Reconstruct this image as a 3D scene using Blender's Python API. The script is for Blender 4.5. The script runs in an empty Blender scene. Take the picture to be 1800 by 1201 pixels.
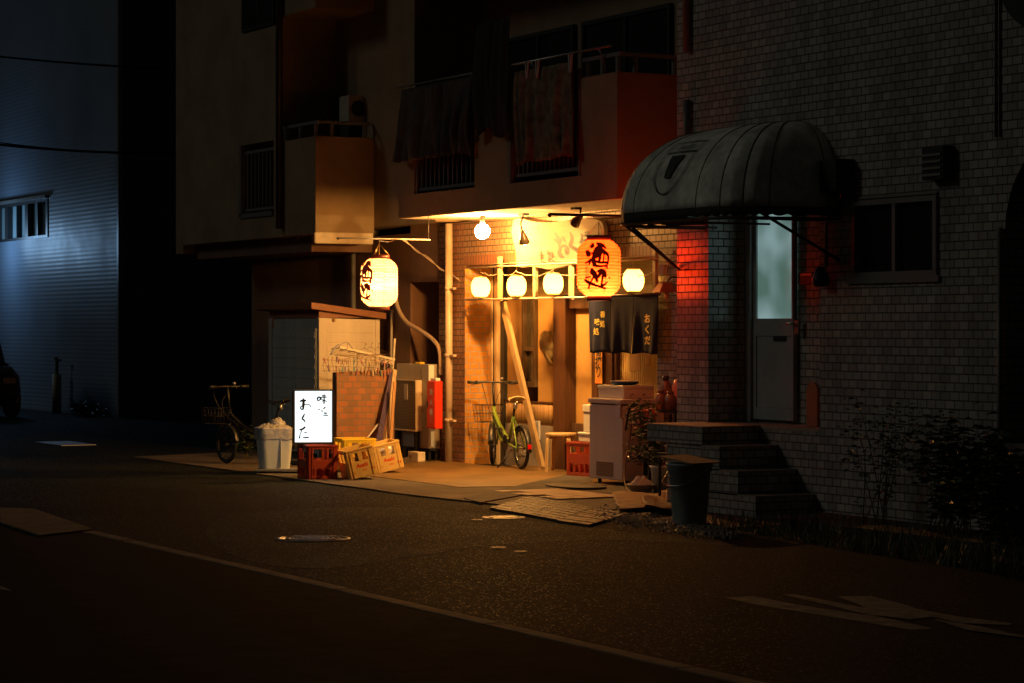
import bpy, math, random
from math import sin, cos, pi, radians, sqrt, atan2, floor
from mathutils import Vector, Matrix, noise

# ------------------------------------------------------------------ camera, world, lamps
SC = bpy.context.scene
COL = SC.collection
ANG = radians(28.0); FPX = 4345.0; EYE = 1.62
cam_d = bpy.data.cameras.new('camera'); cam = bpy.data.objects.new('camera', cam_d); COL.objects.link(cam)
cam.location = (0, 0, EYE); cam.rotation_euler = (pi / 2, 0, radians(62.0))
cam_d.sensor_width = 36.0; cam_d.lens = FPX / 1800 * 36; cam_d.shift_y = -22.5 / 1800
cam_d.clip_start = 0.1; cam_d.clip_end = 600
SC.camera = cam
SC.render.resolution_x = 1024; SC.render.resolution_y = 683
SC.view_settings.view_transform = 'Standard'; SC.view_settings.look = 'None'
SC.view_settings.exposure = 0.0; SC.view_settings.gamma = 1.0
SC.cycles.use_denoising = True
SC.cycles.max_bounces = 8; SC.cycles.diffuse_bounces = 4
SC.cycles.sample_clamp_indirect = 4.0

W = bpy.data.worlds.new('World'); SC.world = W; W.use_nodes = True
wn = W.node_tree.nodes; wl = W.node_tree.links
sky = wn.new('ShaderNodeTexSky'); sky.sky_type = 'NISHITA'; sky.sun_disc = False
sky.sun_elevation = radians(-3.5); sky.sun_rotation = radians(150)
wn['Background'].inputs['Strength'].default_value = 0.06
wl.new(sky.outputs[0], wn['Background'].inputs['Color'])

def light(kind, name, loc, energy, color, size=0.05, rot=None, **kw):
    d = bpy.data.lights.new(name, kind); d.energy = energy; d.color = color
    if kind == 'SUN': d.angle = size
    elif kind in ('POINT', 'SPOT'): d.shadow_soft_size = size
    for k, v in kw.items(): setattr(d, k, v)
    o = bpy.data.objects.new(name, d); COL.objects.link(o); o.location = loc
    if rot: o.rotation_euler = rot
    return o
# sun in place of an unseen street lamp, faint, from across the street (camera left)
s_dir = Vector((0.42, 0.80, -0.42)).normalized()
light('SUN', 'street_light_sun', (-15, -5, 20), 0.10, (1.0, 0.98, 0.84), radians(12), s_dir.to_track_quat('-Z', 'Y').to_euler())

# ------------------------------------------------------------------ pixel to place
def ray(px):
    k = (px - 900) / FPX
    return (k * sin(ANG) - cos(ANG), k * cos(ANG) + sin(ANG))
def A(px, py, V):                       # point on the plane y = V (walls along the street)
    k = ray(px); t = V / k[1]
    return Vector((k[0] * t, V, EYE - (py - 578) * t / FPX))
def B(px, py, U):                       # point on the plane x = U
    k = ray(px); t = U / k[0]
    return Vector((U, k[1] * t, EYE - (py - 578) * t / FPX))
def G(px, py, z=0.0):                   # point on the ground
    t = FPX * (EYE - z) / (py - 578); k = ray(px)
    return Vector((k[0] * t, k[1] * t, z))
def AU(px, V): return A(px, 578, V).x
def BV(px, U): return B(px, 578, U).y

# ------------------------------------------------------------------ materials
MATS = {}
def newmat(name):
    m = bpy.data.materials.new(name); m.use_nodes = True
    nt = m.node_tree; return m, nt.nodes, nt.links, nt.nodes['Principled BSDF']
def setp(b, col=None, rough=None, metal=None, spec=None):
    if col is not None: b.inputs['Base Color'].default_value = (*col[:3], 1)
    if rough is not None: b.inputs['Roughness'].default_value = rough
    if metal is not None: b.inputs['Metallic'].default_value = metal
    if spec is not None: b.inputs['Specular IOR Level'].default_value = spec
def mat(name, col, rough=0.6, metal=0.0, var=0.25, scale=8.0, bump=0.15, bscale=60.0, spec=0.5, streak=False):
    """painted / plastic / wood surface with mottled wear and a fine bump"""
    if name in MATS: return MATS[name]
    m, n, l, b = newmat(name); setp(b, col, rough, metal, spec)
    tc = n.new('ShaderNodeTexCoord'); mp = n.new('ShaderNodeMapping'); l.new(tc.outputs['Object'], mp.inputs[0])
    if streak: mp.inputs['Scale'].default_value = (1, 1, 0.12)
    nz = n.new('ShaderNodeTexNoise'); nz.inputs['Scale'].default_value = scale; nz.inputs['Detail'].default_value = 6
    nz.inputs['Roughness'].default_value = 0.65; l.new(mp.outputs[0], nz.inputs['Vector'])
    cr = n.new('ShaderNodeValToRGB'); cr.color_ramp.elements[0].position = 0.3; cr.color_ramp.elements[1].position = 0.75
    d = [max(0, c * (1 - var)) for c in col]; u = [min(1, c * (1 + var * 0.5)) for c in col]
    cr.color_ramp.elements[0].color = (*d, 1); cr.color_ramp.elements[1].color = (*u, 1)
    l.new(nz.outputs['Fac'], cr.inputs[0]); l.new(cr.outputs[0], b.inputs['Base Color'])
    mr = n.new('ShaderNodeMapRange'); mr.inputs[3].default_value = min(1, rough + 0.12); mr.inputs[4].default_value = max(0.05, rough - 0.12)
    l.new(nz.outputs['Fac'], mr.inputs[0]); l.new(mr.outputs[0], b.inputs['Roughness'])
    n2 = n.new('ShaderNodeTexNoise'); n2.inputs['Scale'].default_value = bscale; n2.inputs['Detail'].default_value = 3
    l.new(tc.outputs['Object'], n2.inputs['Vector'])
    bp = n.new('ShaderNodeBump'); bp.inputs['Strength'].default_value = bump; bp.inputs['Distance'].default_value = 0.004
    l.new(n2.outputs['Fac'], bp.inputs['Height']); l.new(bp.outputs[0], b.inputs['Normal'])
    MATS[name] = m; return m
def wood(name, c1, c2, rough=0.6, axis=2, sc=1.0):
    if name in MATS: return MATS[name]
    m, n, l, b = newmat(name); setp(b, c1, rough)
    tc = n.new('ShaderNodeTexCoord'); mp = n.new('ShaderNodeMapping'); l.new(tc.outputs['Object'], mp.inputs[0])
    s = [40 * sc, 40 * sc, 40 * sc]; s[axis] = 2.2 * sc; mp.inputs['Scale'].default_value = s
    nz = n.new('ShaderNodeTexNoise'); nz.inputs['Scale'].default_value = 1; nz.inputs['Detail'].default_value = 5
    l.new(mp.outputs[0], nz.inputs['Vector'])
    cr = n.new('ShaderNodeValToRGB'); cr.color_ramp.elements[0].position = 0.35; cr.color_ramp.elements[1].position = 0.7
    cr.color_ramp.elements[0].color = (*c2, 1); cr.color_ramp.elements[1].color = (*c1, 1)
    l.new(nz.outputs['Fac'], cr.inputs[0]); l.new(cr.outputs[0], b.inputs['Base Color'])
    bp = n.new('ShaderNodeBump'); bp.inputs['Strength'].default_value = 0.3; bp.inputs['Distance'].default_value = 0.003
    l.new(nz.outputs['Fac'], bp.inputs['Height']); l.new(bp.outputs[0], b.inputs['Normal'])
    MATS[name] = m; return m
def tiles(name, c1, c2, mortar, rough=0.25, bw=0.118, rh=0.070, msz=0.007, var=0.0, stain=0.35, bump=0.8, spec=0.5, nb=0.35):
    """glazed wall tiles in running bond, laid by world position on either wall direction"""
    if name in MATS: return MATS[name]
    m, n, l, b = newmat(name); setp(b, c1, rough, spec=spec)
    g = n.new('ShaderNodeNewGeometry'); sp = n.new('ShaderNodeSeparateXYZ'); l.new(g.outputs['Position'], sp.inputs[0])
    sn = n.new('ShaderNodeSeparateXYZ'); l.new(g.outputs['True Normal'], sn.inputs[0])
    ab = n.new('ShaderNodeMath'); ab.operation = 'ABSOLUTE'; l.new(sn.outputs[0], ab.inputs[0])
    gt = n.new('ShaderNodeMath'); gt.operation = 'GREATER_THAN'; gt.inputs[1].default_value = 0.5; l.new(ab.outputs[0], gt.inputs[0])
    mx = n.new('ShaderNodeMix'); mx.data_type = 'FLOAT'; l.new(gt.outputs[0], mx.inputs[0]); l.new(sp.outputs[0], mx.inputs[2]); l.new(sp.outputs[1], mx.inputs[3])
    cb = n.new('ShaderNodeCombineXYZ'); l.new(mx.outputs[0], cb.inputs[0]); l.new(sp.outputs[2], cb.inputs[1])
    br = n.new('ShaderNodeTexBrick'); br.offset = 0.5; br.squash = 1.0
    br.inputs['Scale'].default_value = 1.0; br.inputs['Mortar Size'].default_value = msz; br.inputs['Mortar Smooth'].default_value = 0.15
    br.inputs['Brick Width'].default_value = bw; br.inputs['Row Height'].default_value = rh; br.inputs['Bias'].default_value = var
    br.inputs['Color1'].default_value = (*c1, 1); br.inputs['Color2'].default_value = (*c2, 1); br.inputs['Mortar'].default_value = (*mortar, 1)
    l.new(cb.outputs[0], br.inputs['Vector'])
    nz = n.new('ShaderNodeTexNoise'); nz.inputs['Scale'].default_value = 1.6; nz.inputs['Detail'].default_value = 7; nz.inputs['Roughness'].default_value = 0.7
    mz = n.new('ShaderNodeMapping'); mz.inputs['Scale'].default_value = (1.6, 1.6, 0.35); l.new(g.outputs['Position'], mz.inputs[0]); l.new(mz.outputs[0], nz.inputs['Vector'])
    mr = n.new('ShaderNodeMapRange'); mr.inputs[1].default_value = 0.3; mr.inputs[2].default_value = 0.7; mr.inputs[3].default_value = 1 - stain; mr.inputs[4].default_value = 1.0
    l.new(nz.outputs['Fac'], mr.inputs[0])
    mm = n.new('ShaderNodeMix'); mm.data_type = 'RGBA'; mm.blend_type = 'MULTIPLY'; mm.inputs[0].default_value = 1
    l.new(br.outputs['Color'], mm.inputs[6]); l.new(mr.outputs[0], mm.inputs[7]); l.new(mm.outputs[2], b.inputs['Base Color'])
    rr = n.new('ShaderNodeMapRange'); rr.inputs[3].default_value = rough; rr.inputs[4].default_value = 0.9
    l.new(br.outputs['Fac'], rr.inputs[0]); l.new(rr.outputs[0], b.inputs['Roughness'])
    iv = n.new('ShaderNodeMath'); iv.operation = 'SUBTRACT'; iv.inputs[0].default_value = 1; l.new(br.outputs['Fac'], iv.inputs[1])
    ns = n.new('ShaderNodeTexNoise'); ns.inputs['Scale'].default_value = 14; l.new(g.outputs['Position'], ns.inputs['Vector'])
    ad = n.new('ShaderNodeMath'); ad.operation = 'MULTIPLY_ADD'; ad.inputs[1].default_value = nb; l.new(ns.outputs['Fac'], ad.inputs[0]); l.new(iv.outputs[0], ad.inputs[2])
    bp = n.new('ShaderNodeBump'); bp.inputs['Strength'].default_value = bump; bp.inputs['Distance'].default_value = 0.004
    l.new(ad.outputs[0], bp.inputs['Height']); l.new(bp.outputs[0], b.inputs['Normal'])
    MATS[name] = m; return m
def emis(name, col, strength):
    if name in MATS: return MATS[name]
    m, n, l, b = newmat(name); setp(b, col, 0.5)
    b.inputs['Emission Color'].default_value = (*col, 1); b.inputs['Emission Strength'].default_value = strength
    MATS[name] = m; return m
def glass(name, col=(0.02, 0.022, 0.025), rough=0.08):
    if name in MATS: return MATS[name]
    m, n, l, b = newmat(name); setp(b, col, rough, spec=0.6)
    MATS[name] = m; return m

# ------------------------------------------------------------------ mesh building
class MB:
    def __init__(s): s.v = []; s.f = []; s.mi = []; s.sm = []
    def add(s, vs, fs, m=0, smooth=False):
        o = len(s.v); s.v += [Vector(p) for p in vs]
        for f in fs: s.f.append([o + i for i in f]); s.mi.append(m); s.sm.append(smooth)
        return s
    def box(s, x0, x1, y0, y1, z0, z1, m=0, M=None):
        if x0 > x1: x0, x1 = x1, x0
        if y0 > y1: y0, y1 = y1, y0
        if z0 > z1: z0, z1 = z1, z0
        vs = [Vector((x, y, z)) for z in (z0, z1) for y in (y0, y1) for x in (x0, x1)]
        if M is not None: vs = [M @ p for p in vs]
        return s.add(vs, [(0, 2, 3, 1), (4, 5, 7, 6), (0, 1, 5, 4), (2, 6, 7, 3), (0, 4, 6, 2), (1, 3, 7, 5)], m)
    def bar(s, p, q, w, h=None, up=(0, 0, 1), m=0):
        p = Vector(p); q = Vector(q); h = w if h is None else h
        d = (q - p).normalized(); u = Vector(up)
        if abs(d.dot(u)) > 0.98: u = Vector((1, 0, 0))
        r = d.cross(u).normalized(); u = r.cross(d).normalized()
        vs = []
        for c in (p, q):
            for a, b in ((-1, -1), (1, -1), (1, 1), (-1, 1)): vs.append(c + r * a * w / 2 + u * b * h / 2)
        return s.add(vs, [(0, 1, 2, 3), (7, 6, 5, 4), (0, 4, 5, 1), (1, 5, 6, 2), (2, 6, 7, 3), (3, 7, 4, 0)], m)
    def tube(s, pts, r, n=8, m=0, cap=True):
        pts = [Vector(p) for p in pts]; rs = r if isinstance(r, (list, tuple)) else [r] * len(pts)
        vs = []; fs = []; prev = None
        for i, p in enumerate(pts):
            d = (pts[min(i + 1, len(pts) - 1)] - pts[max(i - 1, 0)]).normalized()
            if prev is None:
                a = Vector((0, 0, 1)) if abs(d.z) < 0.9 else Vector((1, 0, 0))
                u = d.cross(a).normalized()
            else: u = (prev - d * prev.dot(d)).normalized()
            prev = u; w = d.cross(u)
            for k in range(n):
                t = 2 * pi * k / n; vs.append(p + (u * cos(t) + w * sin(t)) * rs[i])
        for i in range(len(pts) - 1):
            for k in range(n):
                a = i * n + k; b = i * n + (k + 1) % n; fs.append((a, a + n, b + n, b))
        s.add(vs, fs, m, True)
        if cap:
            o = len(s.v) - len(vs)
            s.f.append([o + k for k in range(n)]); s.mi.append(m); s.sm.append(False)
            s.f.append([o + (len(pts) - 1) * n + k for k in reversed(range(n))]); s.mi.append(m); s.sm.append(False)
        return s
    def lathe(s, prof, c=(0, 0, 0), n=24, m=0, M=None, smooth=True, a0=0.0, a1=2 * pi):
        c = Vector(c); full = abs(a1 - a0 - 2 * pi) < 1e-6; k = n if full else n + 1; vs = []; fs = []
        for r, z in prof:
            for i in range(k):
                t = a0 + (a1 - a0) * i / n; p = Vector((r * cos(t), r * sin(t), z))
                if M is not None: p = M @ p
                vs.append(c + p)
        for j in range(len(prof) - 1):
            for i in range(n):
                a = j * k + i; b = j * k + (i + 1) % k; fs.append((a, b, b + k, a + k))
        s.add(vs, fs, m, smooth)
        if full:
            o = len(s.v) - len(vs)
            if prof[0][0] > 1e-4: s.f.append([o + i for i in reversed(range(n))]); s.mi.append(m); s.sm.append(False)
            if prof[-1][0] > 1e-4: s.f.append([o + (len(prof) - 1) * k + i for i in range(n)]); s.mi.append(m); s.sm.append(False)
        return s
    def sphere(s, c, r, n=16, m=0, sz=1.0):
        c = Vector(c); N = n // 2
        prof = [(max(1e-5, r * sin(pi * j / N)), -r * sz * cos(pi * j / N)) for j in range(N + 1)]
        return s.lathe(prof, c, n, m)
    def prism(s, poly, axis, a, b, m=0):
        """poly: 2D outline; axis 'x','y','z' is the extrusion direction from a to b"""
        def P(p, t):
            return Vector({'x': (t, p[0], p[1]), 'y': (p[0], t, p[1]), 'z': (p[0], p[1], t)}[axis])
        n = len(poly); vs = [P(p, a) for p in poly] + [P(p, b) for p in poly]
        fs = [tuple(range(n)), tuple(reversed(range(n, 2 * n)))] + [(i, i + n, (i + 1) % n + n, (i + 1) % n) for i in range(n)]
        return s.add(vs, fs, m)
    def grid(s, fn, nu, nv, m=0, smooth=True, wrap=False):
        vs = [fn(i / nu, j / nv) for j in range(nv + 1) for i in range(nu + 1)]
        fs = [(j * (nu + 1) + i, j * (nu + 1) + i + 1, (j + 1) * (nu + 1) + i + 1, (j + 1) * (nu + 1) + i) for j in range(nv) for i in range(nu)]
        return s.add(vs, fs, m, smooth)
    def join(s, o, M=None):
        k = len(s.v); s.v += [(M @ p if M is not None else p.copy()) for p in o.v]
        s.f += [[i + k for i in f] for f in o.f]; s.mi += o.mi; s.sm += o.sm; return s
    def build(s, name, mats, parent=None, world=True, bevel=0.0, solid=0.0, fixn=True):
        me = bpy.data.meshes.new(name); off = Vector((0, 0, 0))
        if parent is not None and world: off = wloc(parent)
        me.from_pydata([p - off for p in s.v], [], s.f)
        if not isinstance(mats, (list, tuple)): mats = [mats]
        for m in mats: me.materials.append(m)
        for p, mi, sm in zip(me.polygons, s.mi, s.sm): p.material_index = min(mi, len(mats) - 1); p.use_smooth = sm
        me.update()
        if fixn:
            import bmesh
            bm = bmesh.new(); bm.from_mesh(me); bmesh.ops.recalc_face_normals(bm, faces=bm.faces); bm.to_mesh(me); bm.free()
        o = bpy.data.objects.new(name, me); COL.objects.link(o)
        if parent is not None: o.parent = parent
        if solid:
            md = o.modifiers.new('solid', 'SOLIDIFY'); md.thickness = solid; md.offset = 0
        if bevel:
            md = o.modifiers.new('bevel', 'BEVEL'); md.width = bevel; md.segments = 2; md.limit_method = 'ANGLE'
        return o
def wloc(o):
    v = Vector(o.location)
    while o.parent is not None: o = o.parent; v = v + Vector(o.location)
    return v
def tag(o, label, cat, group=None, kind=None):
    if label: o['label'] = label
    if cat: o['category'] = cat
    if group: o['group'] = group
    if kind: o['kind'] = kind
    return o
def thing(name, label, cat, loc=(0, 0, 0), group=None, rotz=0.0):
    o = bpy.data.objects.new(name, None); COL.objects.link(o); o.location = loc; o.rotation_euler = (0, 0, rotz)
    return tag(o, label, cat, group)
def copy_tree(o, parent=None):
    c = o.copy(); COL.objects.link(c)
    if parent is not None: c.parent = parent
    for ch in [x for x in bpy.data.objects if x.parent == o and x is not c]: copy_tree(ch, c)
    return c
def structure(o): o['kind'] = 'structure'; return o
def catmull(pts, n=6):
    out = []; P = [Vector(p) for p in pts]
    for i in range(len(P) - 1):
        a = P[max(i - 1, 0)]; b = P[i]; c = P[i + 1]; d = P[min(i + 2, len(P) - 1)]
        for k in range(n):
            t = k / n; out.append(0.5 * ((2 * b) + (-a + c) * t + (2 * a - 5 * b + 4 * c - d) * t * t + (-a + 3 * b - 3 * c + d) * t ** 3))
    out.append(P[-1]); return out
def brush(mb, strokes, fn, m=0, step=0.0004):
    """brush strokes [(x, y, width), ...] laid on a surface by fn(x, y, lift)"""
    for k, st in enumerate(strokes):
        if len(st) == 1: st = [(st[0][0] - st[0][2] * 0.02, st[0][1], st[0][2]), (st[0][0] + st[0][2] * 0.02, st[0][1], st[0][2])]
        P = catmull(st, 7); L = []
        d0 = (P[1] - P[0]); d0.z = 0; d0.normalize(); d1 = (P[-1] - P[-2]); d1.z = 0; d1.normalize()
        for t in (0.98, 0.85, 0.6, 0.3):
            L.append((P[0] - d0 * t * P[0].z / 2, P[0].z * sqrt(1 - t * t), d0))
        for i, p in enumerate(P):
            d = P[min(i + 1, len(P) - 1)] - P[max(i - 1, 0)]; d.z = 0
            if d.length < 1e-9: continue
            L.append((p, p.z, d.normalized()))
        for t in (0.3, 0.6, 0.85, 0.98):
            L.append((P[-1] + d1 * t * P[-1].z / 2, P[-1].z * sqrt(1 - t * t), d1))
        vs = []; lift = step * (k + 1)
        for p, w, d in L:
            nx, ny = -d.y, d.x
            for a in (-0.5, 0.0, 0.5): vs.append(fn(p.x + nx * w * a, p.y + ny * w * a, lift))
        fs = []
        for i in range(len(L) - 1):
            for j in (0, 1): fs.append((3 * i + j, 3 * i + j + 1, 3 * i + j + 4, 3 * i + j + 3))
        mb.add(vs, fs, m)
    return mb
def text(mb, body, fn, size=1.0, m=0, bold=0.0, extr=0.0, vertical=False, gap=1.05):
    """lettering laid on a surface by fn(x, y); origin = centre of the text"""
    chars = list(body) if vertical else [body]
    for i, s_ in enumerate(chars):
        c = bpy.data.curves.new('lettering', 'FONT'); c.body = s_; c.size = size; c.offset = bold
        c.align_x = 'CENTER'; c.align_y = 'CENTER'; c.resolution_u = 3
        o = bpy.data.objects.new('lettering', c); COL.objects.link(o)
        bpy.context.view_layer.update()
        me = bpy.data.meshes.new_from_object(o)
        yo = ((len(chars) - 1) / 2 - i) * size * gap if vertical else 0
        mb.add([fn(v.co.x, v.co.y + yo) for v in me.vertices], [tuple(p.vertices) for p in me.polygons], m)
        bpy.data.objects.remove(o); bpy.data.curves.remove(c); bpy.data.meshes.remove(me)
    return mb
random.seed(7)
# ------------------------------------------------------------------ the place: planes of the street front
VR = 12.28     # street face of the tiled building and of the balconies
VS = 13.325    # street face of the shop front
VI = 13.78     # recessed shop wall
VD = 12.70     # recessed side door
ZS = 2.905     # underside of the balconies

M_white_tile = tiles('white glazed tile', (0.54, 0.51, 0.44), (0.36, 0.345, 0.30), (0.075, 0.068, 0.06), rough=0.25, msz=0.0055, stain=0.5, spec=0.8, nb=0.10)
M_brown_tile = tiles('brown glazed tile', (0.30, 0.125, 0.06), (0.24, 0.10, 0.05), (0.10, 0.075, 0.06), rough=0.3)
M_orange_brick = tiles('orange brick', (0.62, 0.29, 0.045), (0.50, 0.22, 0.04), (0.34, 0.30, 0.26), rough=0.5, bw=0.115, rh=0.071, msz=0.006)
M_low_brick = tiles('garden brick', (0.42, 0.15, 0.05), (0.24, 0.13, 0.06), (0.22, 0.17, 0.12), rough=0.7, bw=0.118, rh=0.075, msz=0.006)
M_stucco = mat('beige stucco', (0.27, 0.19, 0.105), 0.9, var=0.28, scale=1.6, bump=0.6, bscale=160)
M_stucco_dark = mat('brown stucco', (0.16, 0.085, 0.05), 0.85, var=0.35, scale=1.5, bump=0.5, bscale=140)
M_soffit = mat('soffit paint', (0.62, 0.55, 0.44), 0.8, var=0.2, scale=2.5)
M_plaster = mat('ochre plaster', (0.43, 0.24, 0.065), 0.85, var=0.18, scale=3, bump=0.25, bscale=90)
M_concrete = mat('grey concrete', (0.26, 0.23, 0.20), 0.85, var=0.35, scale=3, bump=0.5, bscale=50)
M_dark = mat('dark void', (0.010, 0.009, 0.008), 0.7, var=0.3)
M_alu = mat('aluminium', (0.34, 0.33, 0.31), 0.35, metal=0.7, var=0.15, bump=0.05)
M_dark_metal = mat('dark painted metal', (0.03, 0.03, 0.03), 0.45, metal=0.3)
M_grey_metal = mat('grey painted metal', (0.20, 0.19, 0.17), 0.5, metal=0.1)
M_glass = glass('dark window glass')
M_brownwood = wood('brown stained wood', (0.095, 0.035, 0.012), (0.05, 0.019, 0.007), 0.5)
M_palewood = wood('pale timber', (0.62, 0.46, 0.27), (0.45, 0.31, 0.17), 0.6)
M_plastic_white = mat('white plastic', (0.72, 0.70, 0.66), 0.4, var=0.12)
M_black = mat('black rubber', (0.015, 0.015, 0.015), 0.6, var=0.3)
M_steel = mat('steel', (0.5, 0.48, 0.45), 0.3, metal=0.9, var=0.1, bump=0.03)

# ---- ground: asphalt street
def asphalt(name='asphalt', k=1.0, chip=(0.16, 0.15, 0.125)):
    m, n, l, b = newmat(name); setp(b, (0.05, 0.05, 0.05), 0.65, spec=0.08)
    g = n.new('ShaderNodeNewGeometry')
    n1 = n.new('ShaderNodeTexNoise'); n1.inputs['Scale'].default_value = 0.55; n1.inputs['Detail'].default_value = 6; l.new(g.outputs['Position'], n1.inputs['Vector'])
    v = n.new('ShaderNodeTexVoronoi'); v.inputs['Scale'].default_value = 110; l.new(g.outputs['Position'], v.inputs['Vector'])
    cr = n.new('ShaderNodeValToRGB'); cr.color_ramp.elements[0].position = 0.35; cr.color_ramp.elements[1].position = 0.62
    cr.color_ramp.elements[0].color = (0.0115 * k, 0.0155 * k, 0.0145 * k, 1); cr.color_ramp.elements[1].color = (0.023 * k, 0.028 * k, 0.026 * k, 1)
    l.new(n1.outputs['Fac'], cr.inputs[0])
    # pale chips in the mix
    sc = n.new('ShaderNodeSeparateColor'); l.new(v.outputs['Color'], sc.inputs[0])
    gt = n.new('ShaderNodeMath'); gt.operation = 'GREATER_THAN'; gt.inputs[1].default_value = 0.965; l.new(sc.outputs[0], gt.inputs[0])
    mx = n.new('ShaderNodeMix'); mx.data_type = 'RGBA'; l.new(gt.outputs[0], mx.inputs[0]); l.new(cr.outputs[0], mx.inputs[6]); mx.inputs[7].default_value = (*chip, 1)
    l.new(mx.outputs[2], b.inputs['Base Color'])
    m2 = n.new('ShaderNodeMapRange'); m2.inputs[3].default_value = 0.82; m2.inputs[4].default_value = 0.35; l.new(gt.outputs[0], m2.inputs[0]); l.new(m2.outputs[0], b.inputs['Roughness'])
    bp = n.new('ShaderNodeBump'); bp.inputs['Strength'].default_value = 0.9; bp.inputs['Distance'].default_value = 0.006
    l.new(v.outputs['Distance'], bp.inputs['Height']); l.new(bp.outputs[0], b.inputs['Normal'])
    return m
M_asphalt = asphalt(k=0.62, chip=(0.10, 0.095, 0.08))
gm = MB(); gm.add([(-140, -60, 0), (60, -60, 0), (60, 90, 0), (-140, 90, 0)], [(0, 1, 2, 3)])
structure(gm.build('street', M_asphalt))

# asphalt repair patches, a few mm proud
M_patch = mat('asphalt patch', (0.015, 0.0145, 0.014), 0.85, var=0.4, scale=5, spec=0.05, bump=1.0, bscale=150)
pm = MB()
def gpoly(mb, pts, z0=0.0, z1=0.004, m=0):
    P = [G(x, y) for x, y in pts]; mb.prism([(p.x, p.y) for p in P], 'z', z0, z1, m)
_c = catmull([Vector((x, y, 0)) for x, y in ((400, 905), (560, 893), (700, 893), (780, 897), (870, 906), (980, 921), (1150, 941), (1330, 962), (1180, 954), (1060, 950), (860, 959), (700, 984), (560, 1000), (430, 985), (360, 940), (400, 905))], 6)[:-1]
gpoly(pm, [(p.x + 3 * noise.noise(p * 0.03), p.y + 1.0 * noise.noise(p * 0.05)) for p in _c], 0.0, 0.0012)
structure(pm.build('road_patch', asphalt('newer asphalt', 1.55, (0.20, 0.18, 0.15))))

# gutter / kerb stones along the far and the near side of the street
M_kerb = mat('kerb concrete', (0.12, 0.115, 0.095), 0.8, var=0.6, scale=4, bump=0.5, bscale=70)
km = MB()
x = -60.0
while x < 8:
    km.box(x, x + 1.985, 6.20, 6.32, -0.05, 0.007 + 0.003 * random.random()); x += 2.0
structure(km.build('kerb', M_kerb, bevel=0.008))
pv = MB(); pv.add([(-60, -40, 0.004), (8, -40, 0.004), (8, 6.19, 0.004), (-60, 6.19, 0.004)], [(0, 1, 2, 3)])
M_walk = mat('pavement asphalt', (0.0055, 0.0085, 0.0085), 0.9, var=0.5, scale=4, spec=0.05, bump=1.0, bscale=140)
structure(pv.build('pavement', M_walk))
# slab at a driveway, far left
sl = MB(); gpoly(sl, [(0, 896), (60, 898), (165, 934), (70, 945), (0, 922)], 0.004, 0.02)
structure(sl.build('driveway_slab', mat('worn slab', (0.055, 0.055, 0.045), 0.85, var=0.6, scale=4, bump=0.6), bevel=0.004))

# concrete apron in front of the shop, with a ragged outer edge
am = MB(); ed = []
n = 60
for i in range(n + 1):
    u = -29.6 + i * (12.8 / n)
    ed.append((u, 10.36 + 0.03 * noise.noise(Vector((u * 1.3, 0, 0))) + (0.25 * max(0, u + 21.5) * 0.4)))
poly = ed + [(-16.8, 12.2), (-16.8, VR), (-19.79, VR), (-19.79, VS), (-30.6, VS)]
am.prism(poly, 'z', -0.05, 0.016)
structure(am.build('concrete_apron', mat('apron concrete', (0.09, 0.068, 0.045), 0.8, var=0.5, scale=2.2, bump=0.7, bscale=60)))

# clay floor tiles of the forecourt (small square tiles)
M_floor = tiles('forecourt tile', (0.48, 0.28, 0.11), (0.42, 0.24, 0.09), (0.22, 0.14, 0.07), rough=0.45, bw=0.15, rh=0.15, msz=0.005)
mf, nf, lf, bf = newmat('forecourt floor tile'); setp(bf, (0.46, 0.27, 0.11), 0.5)
g_ = nf.new('ShaderNodeNewGeometry'); b_ = nf.new('ShaderNodeTexBrick'); b_.offset = 0.0
b_.inputs['Scale'].default_value = 1; b_.inputs['Brick Width'].default_value = 0.10; b_.inputs['Row Height'].default_value = 0.10
b_.inputs['Mortar Size'].default_value = 0.004; b_.inputs['Color1'].default_value = (0.19, 0.105, 0.024, 1); b_.inputs['Color2'].default_value = (0.14, 0.078, 0.019, 1)
b_.inputs['Mortar'].default_value = (0.20, 0.12, 0.06, 1); lf.new(g_.outputs['Position'], b_.inputs['Vector'])
nn = nf.new('ShaderNodeTexNoise'); nn.inputs['Scale'].default_value = 1.7; nn.inputs['Detail'].default_value = 8; lf.new(g_.outputs['Position'], nn.inputs['Vector'])
mr_ = nf.new('ShaderNodeMapRange'); mr_.inputs[1].default_value = 0.35; mr_.inputs[2].default_value = 0.65; mr_.inputs[3].default_value = 0.55; mr_.inputs[4].default_value = 1; lf.new(nn.outputs['Fac'], mr_.inputs[0])
mm_ = nf.new('ShaderNodeMix'); mm_.data_type = 'RGBA'; mm_.blend_type = 'MULTIPLY'; mm_.inputs[0].default_value = 1; lf.new(b_.outputs['Color'], mm_.inputs[6]); lf.new(mr_.outputs[0], mm_.inputs[7]); lf.new(mm_.outputs[2], bf.inputs['Base Color'])
bb_ = nf.new('ShaderNodeBump'); bb_.inputs['Strength'].default_value = 0.5; bb_.inputs['Distance'].default_value = 0.003; bb_.invert = True
lf.new(b_.outputs['Fac'], bb_.inputs['Height']); lf.new(bb_.outputs[0], bf.inputs['Normal'])
fl = MB(); fl.prism([(-27.1, 12.05), (-24.6, 11.25), (-22.3, 11.25), (-21.9, 12.6), (-21.9, VS), (-21.9, VI), (-25.5, VI), (-25.5, VS), (-27.1, VS)], 'z', 0.0, 0.022)
structure(fl.build('forecourt_floor', mf))
# darker mortar strip and trench plates between forecourt and street
st = MB(); gpoly(st, [(845, 888), (1040, 852), (1046, 838), (1000, 838), (935, 852), (815, 880)], 0.0, 0.026)
structure(st.build('mortar_strip', mat('dark mortar', (0.055, 0.05, 0.045), 0.8, var=0.4, scale=6, bump=0.7)))

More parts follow.
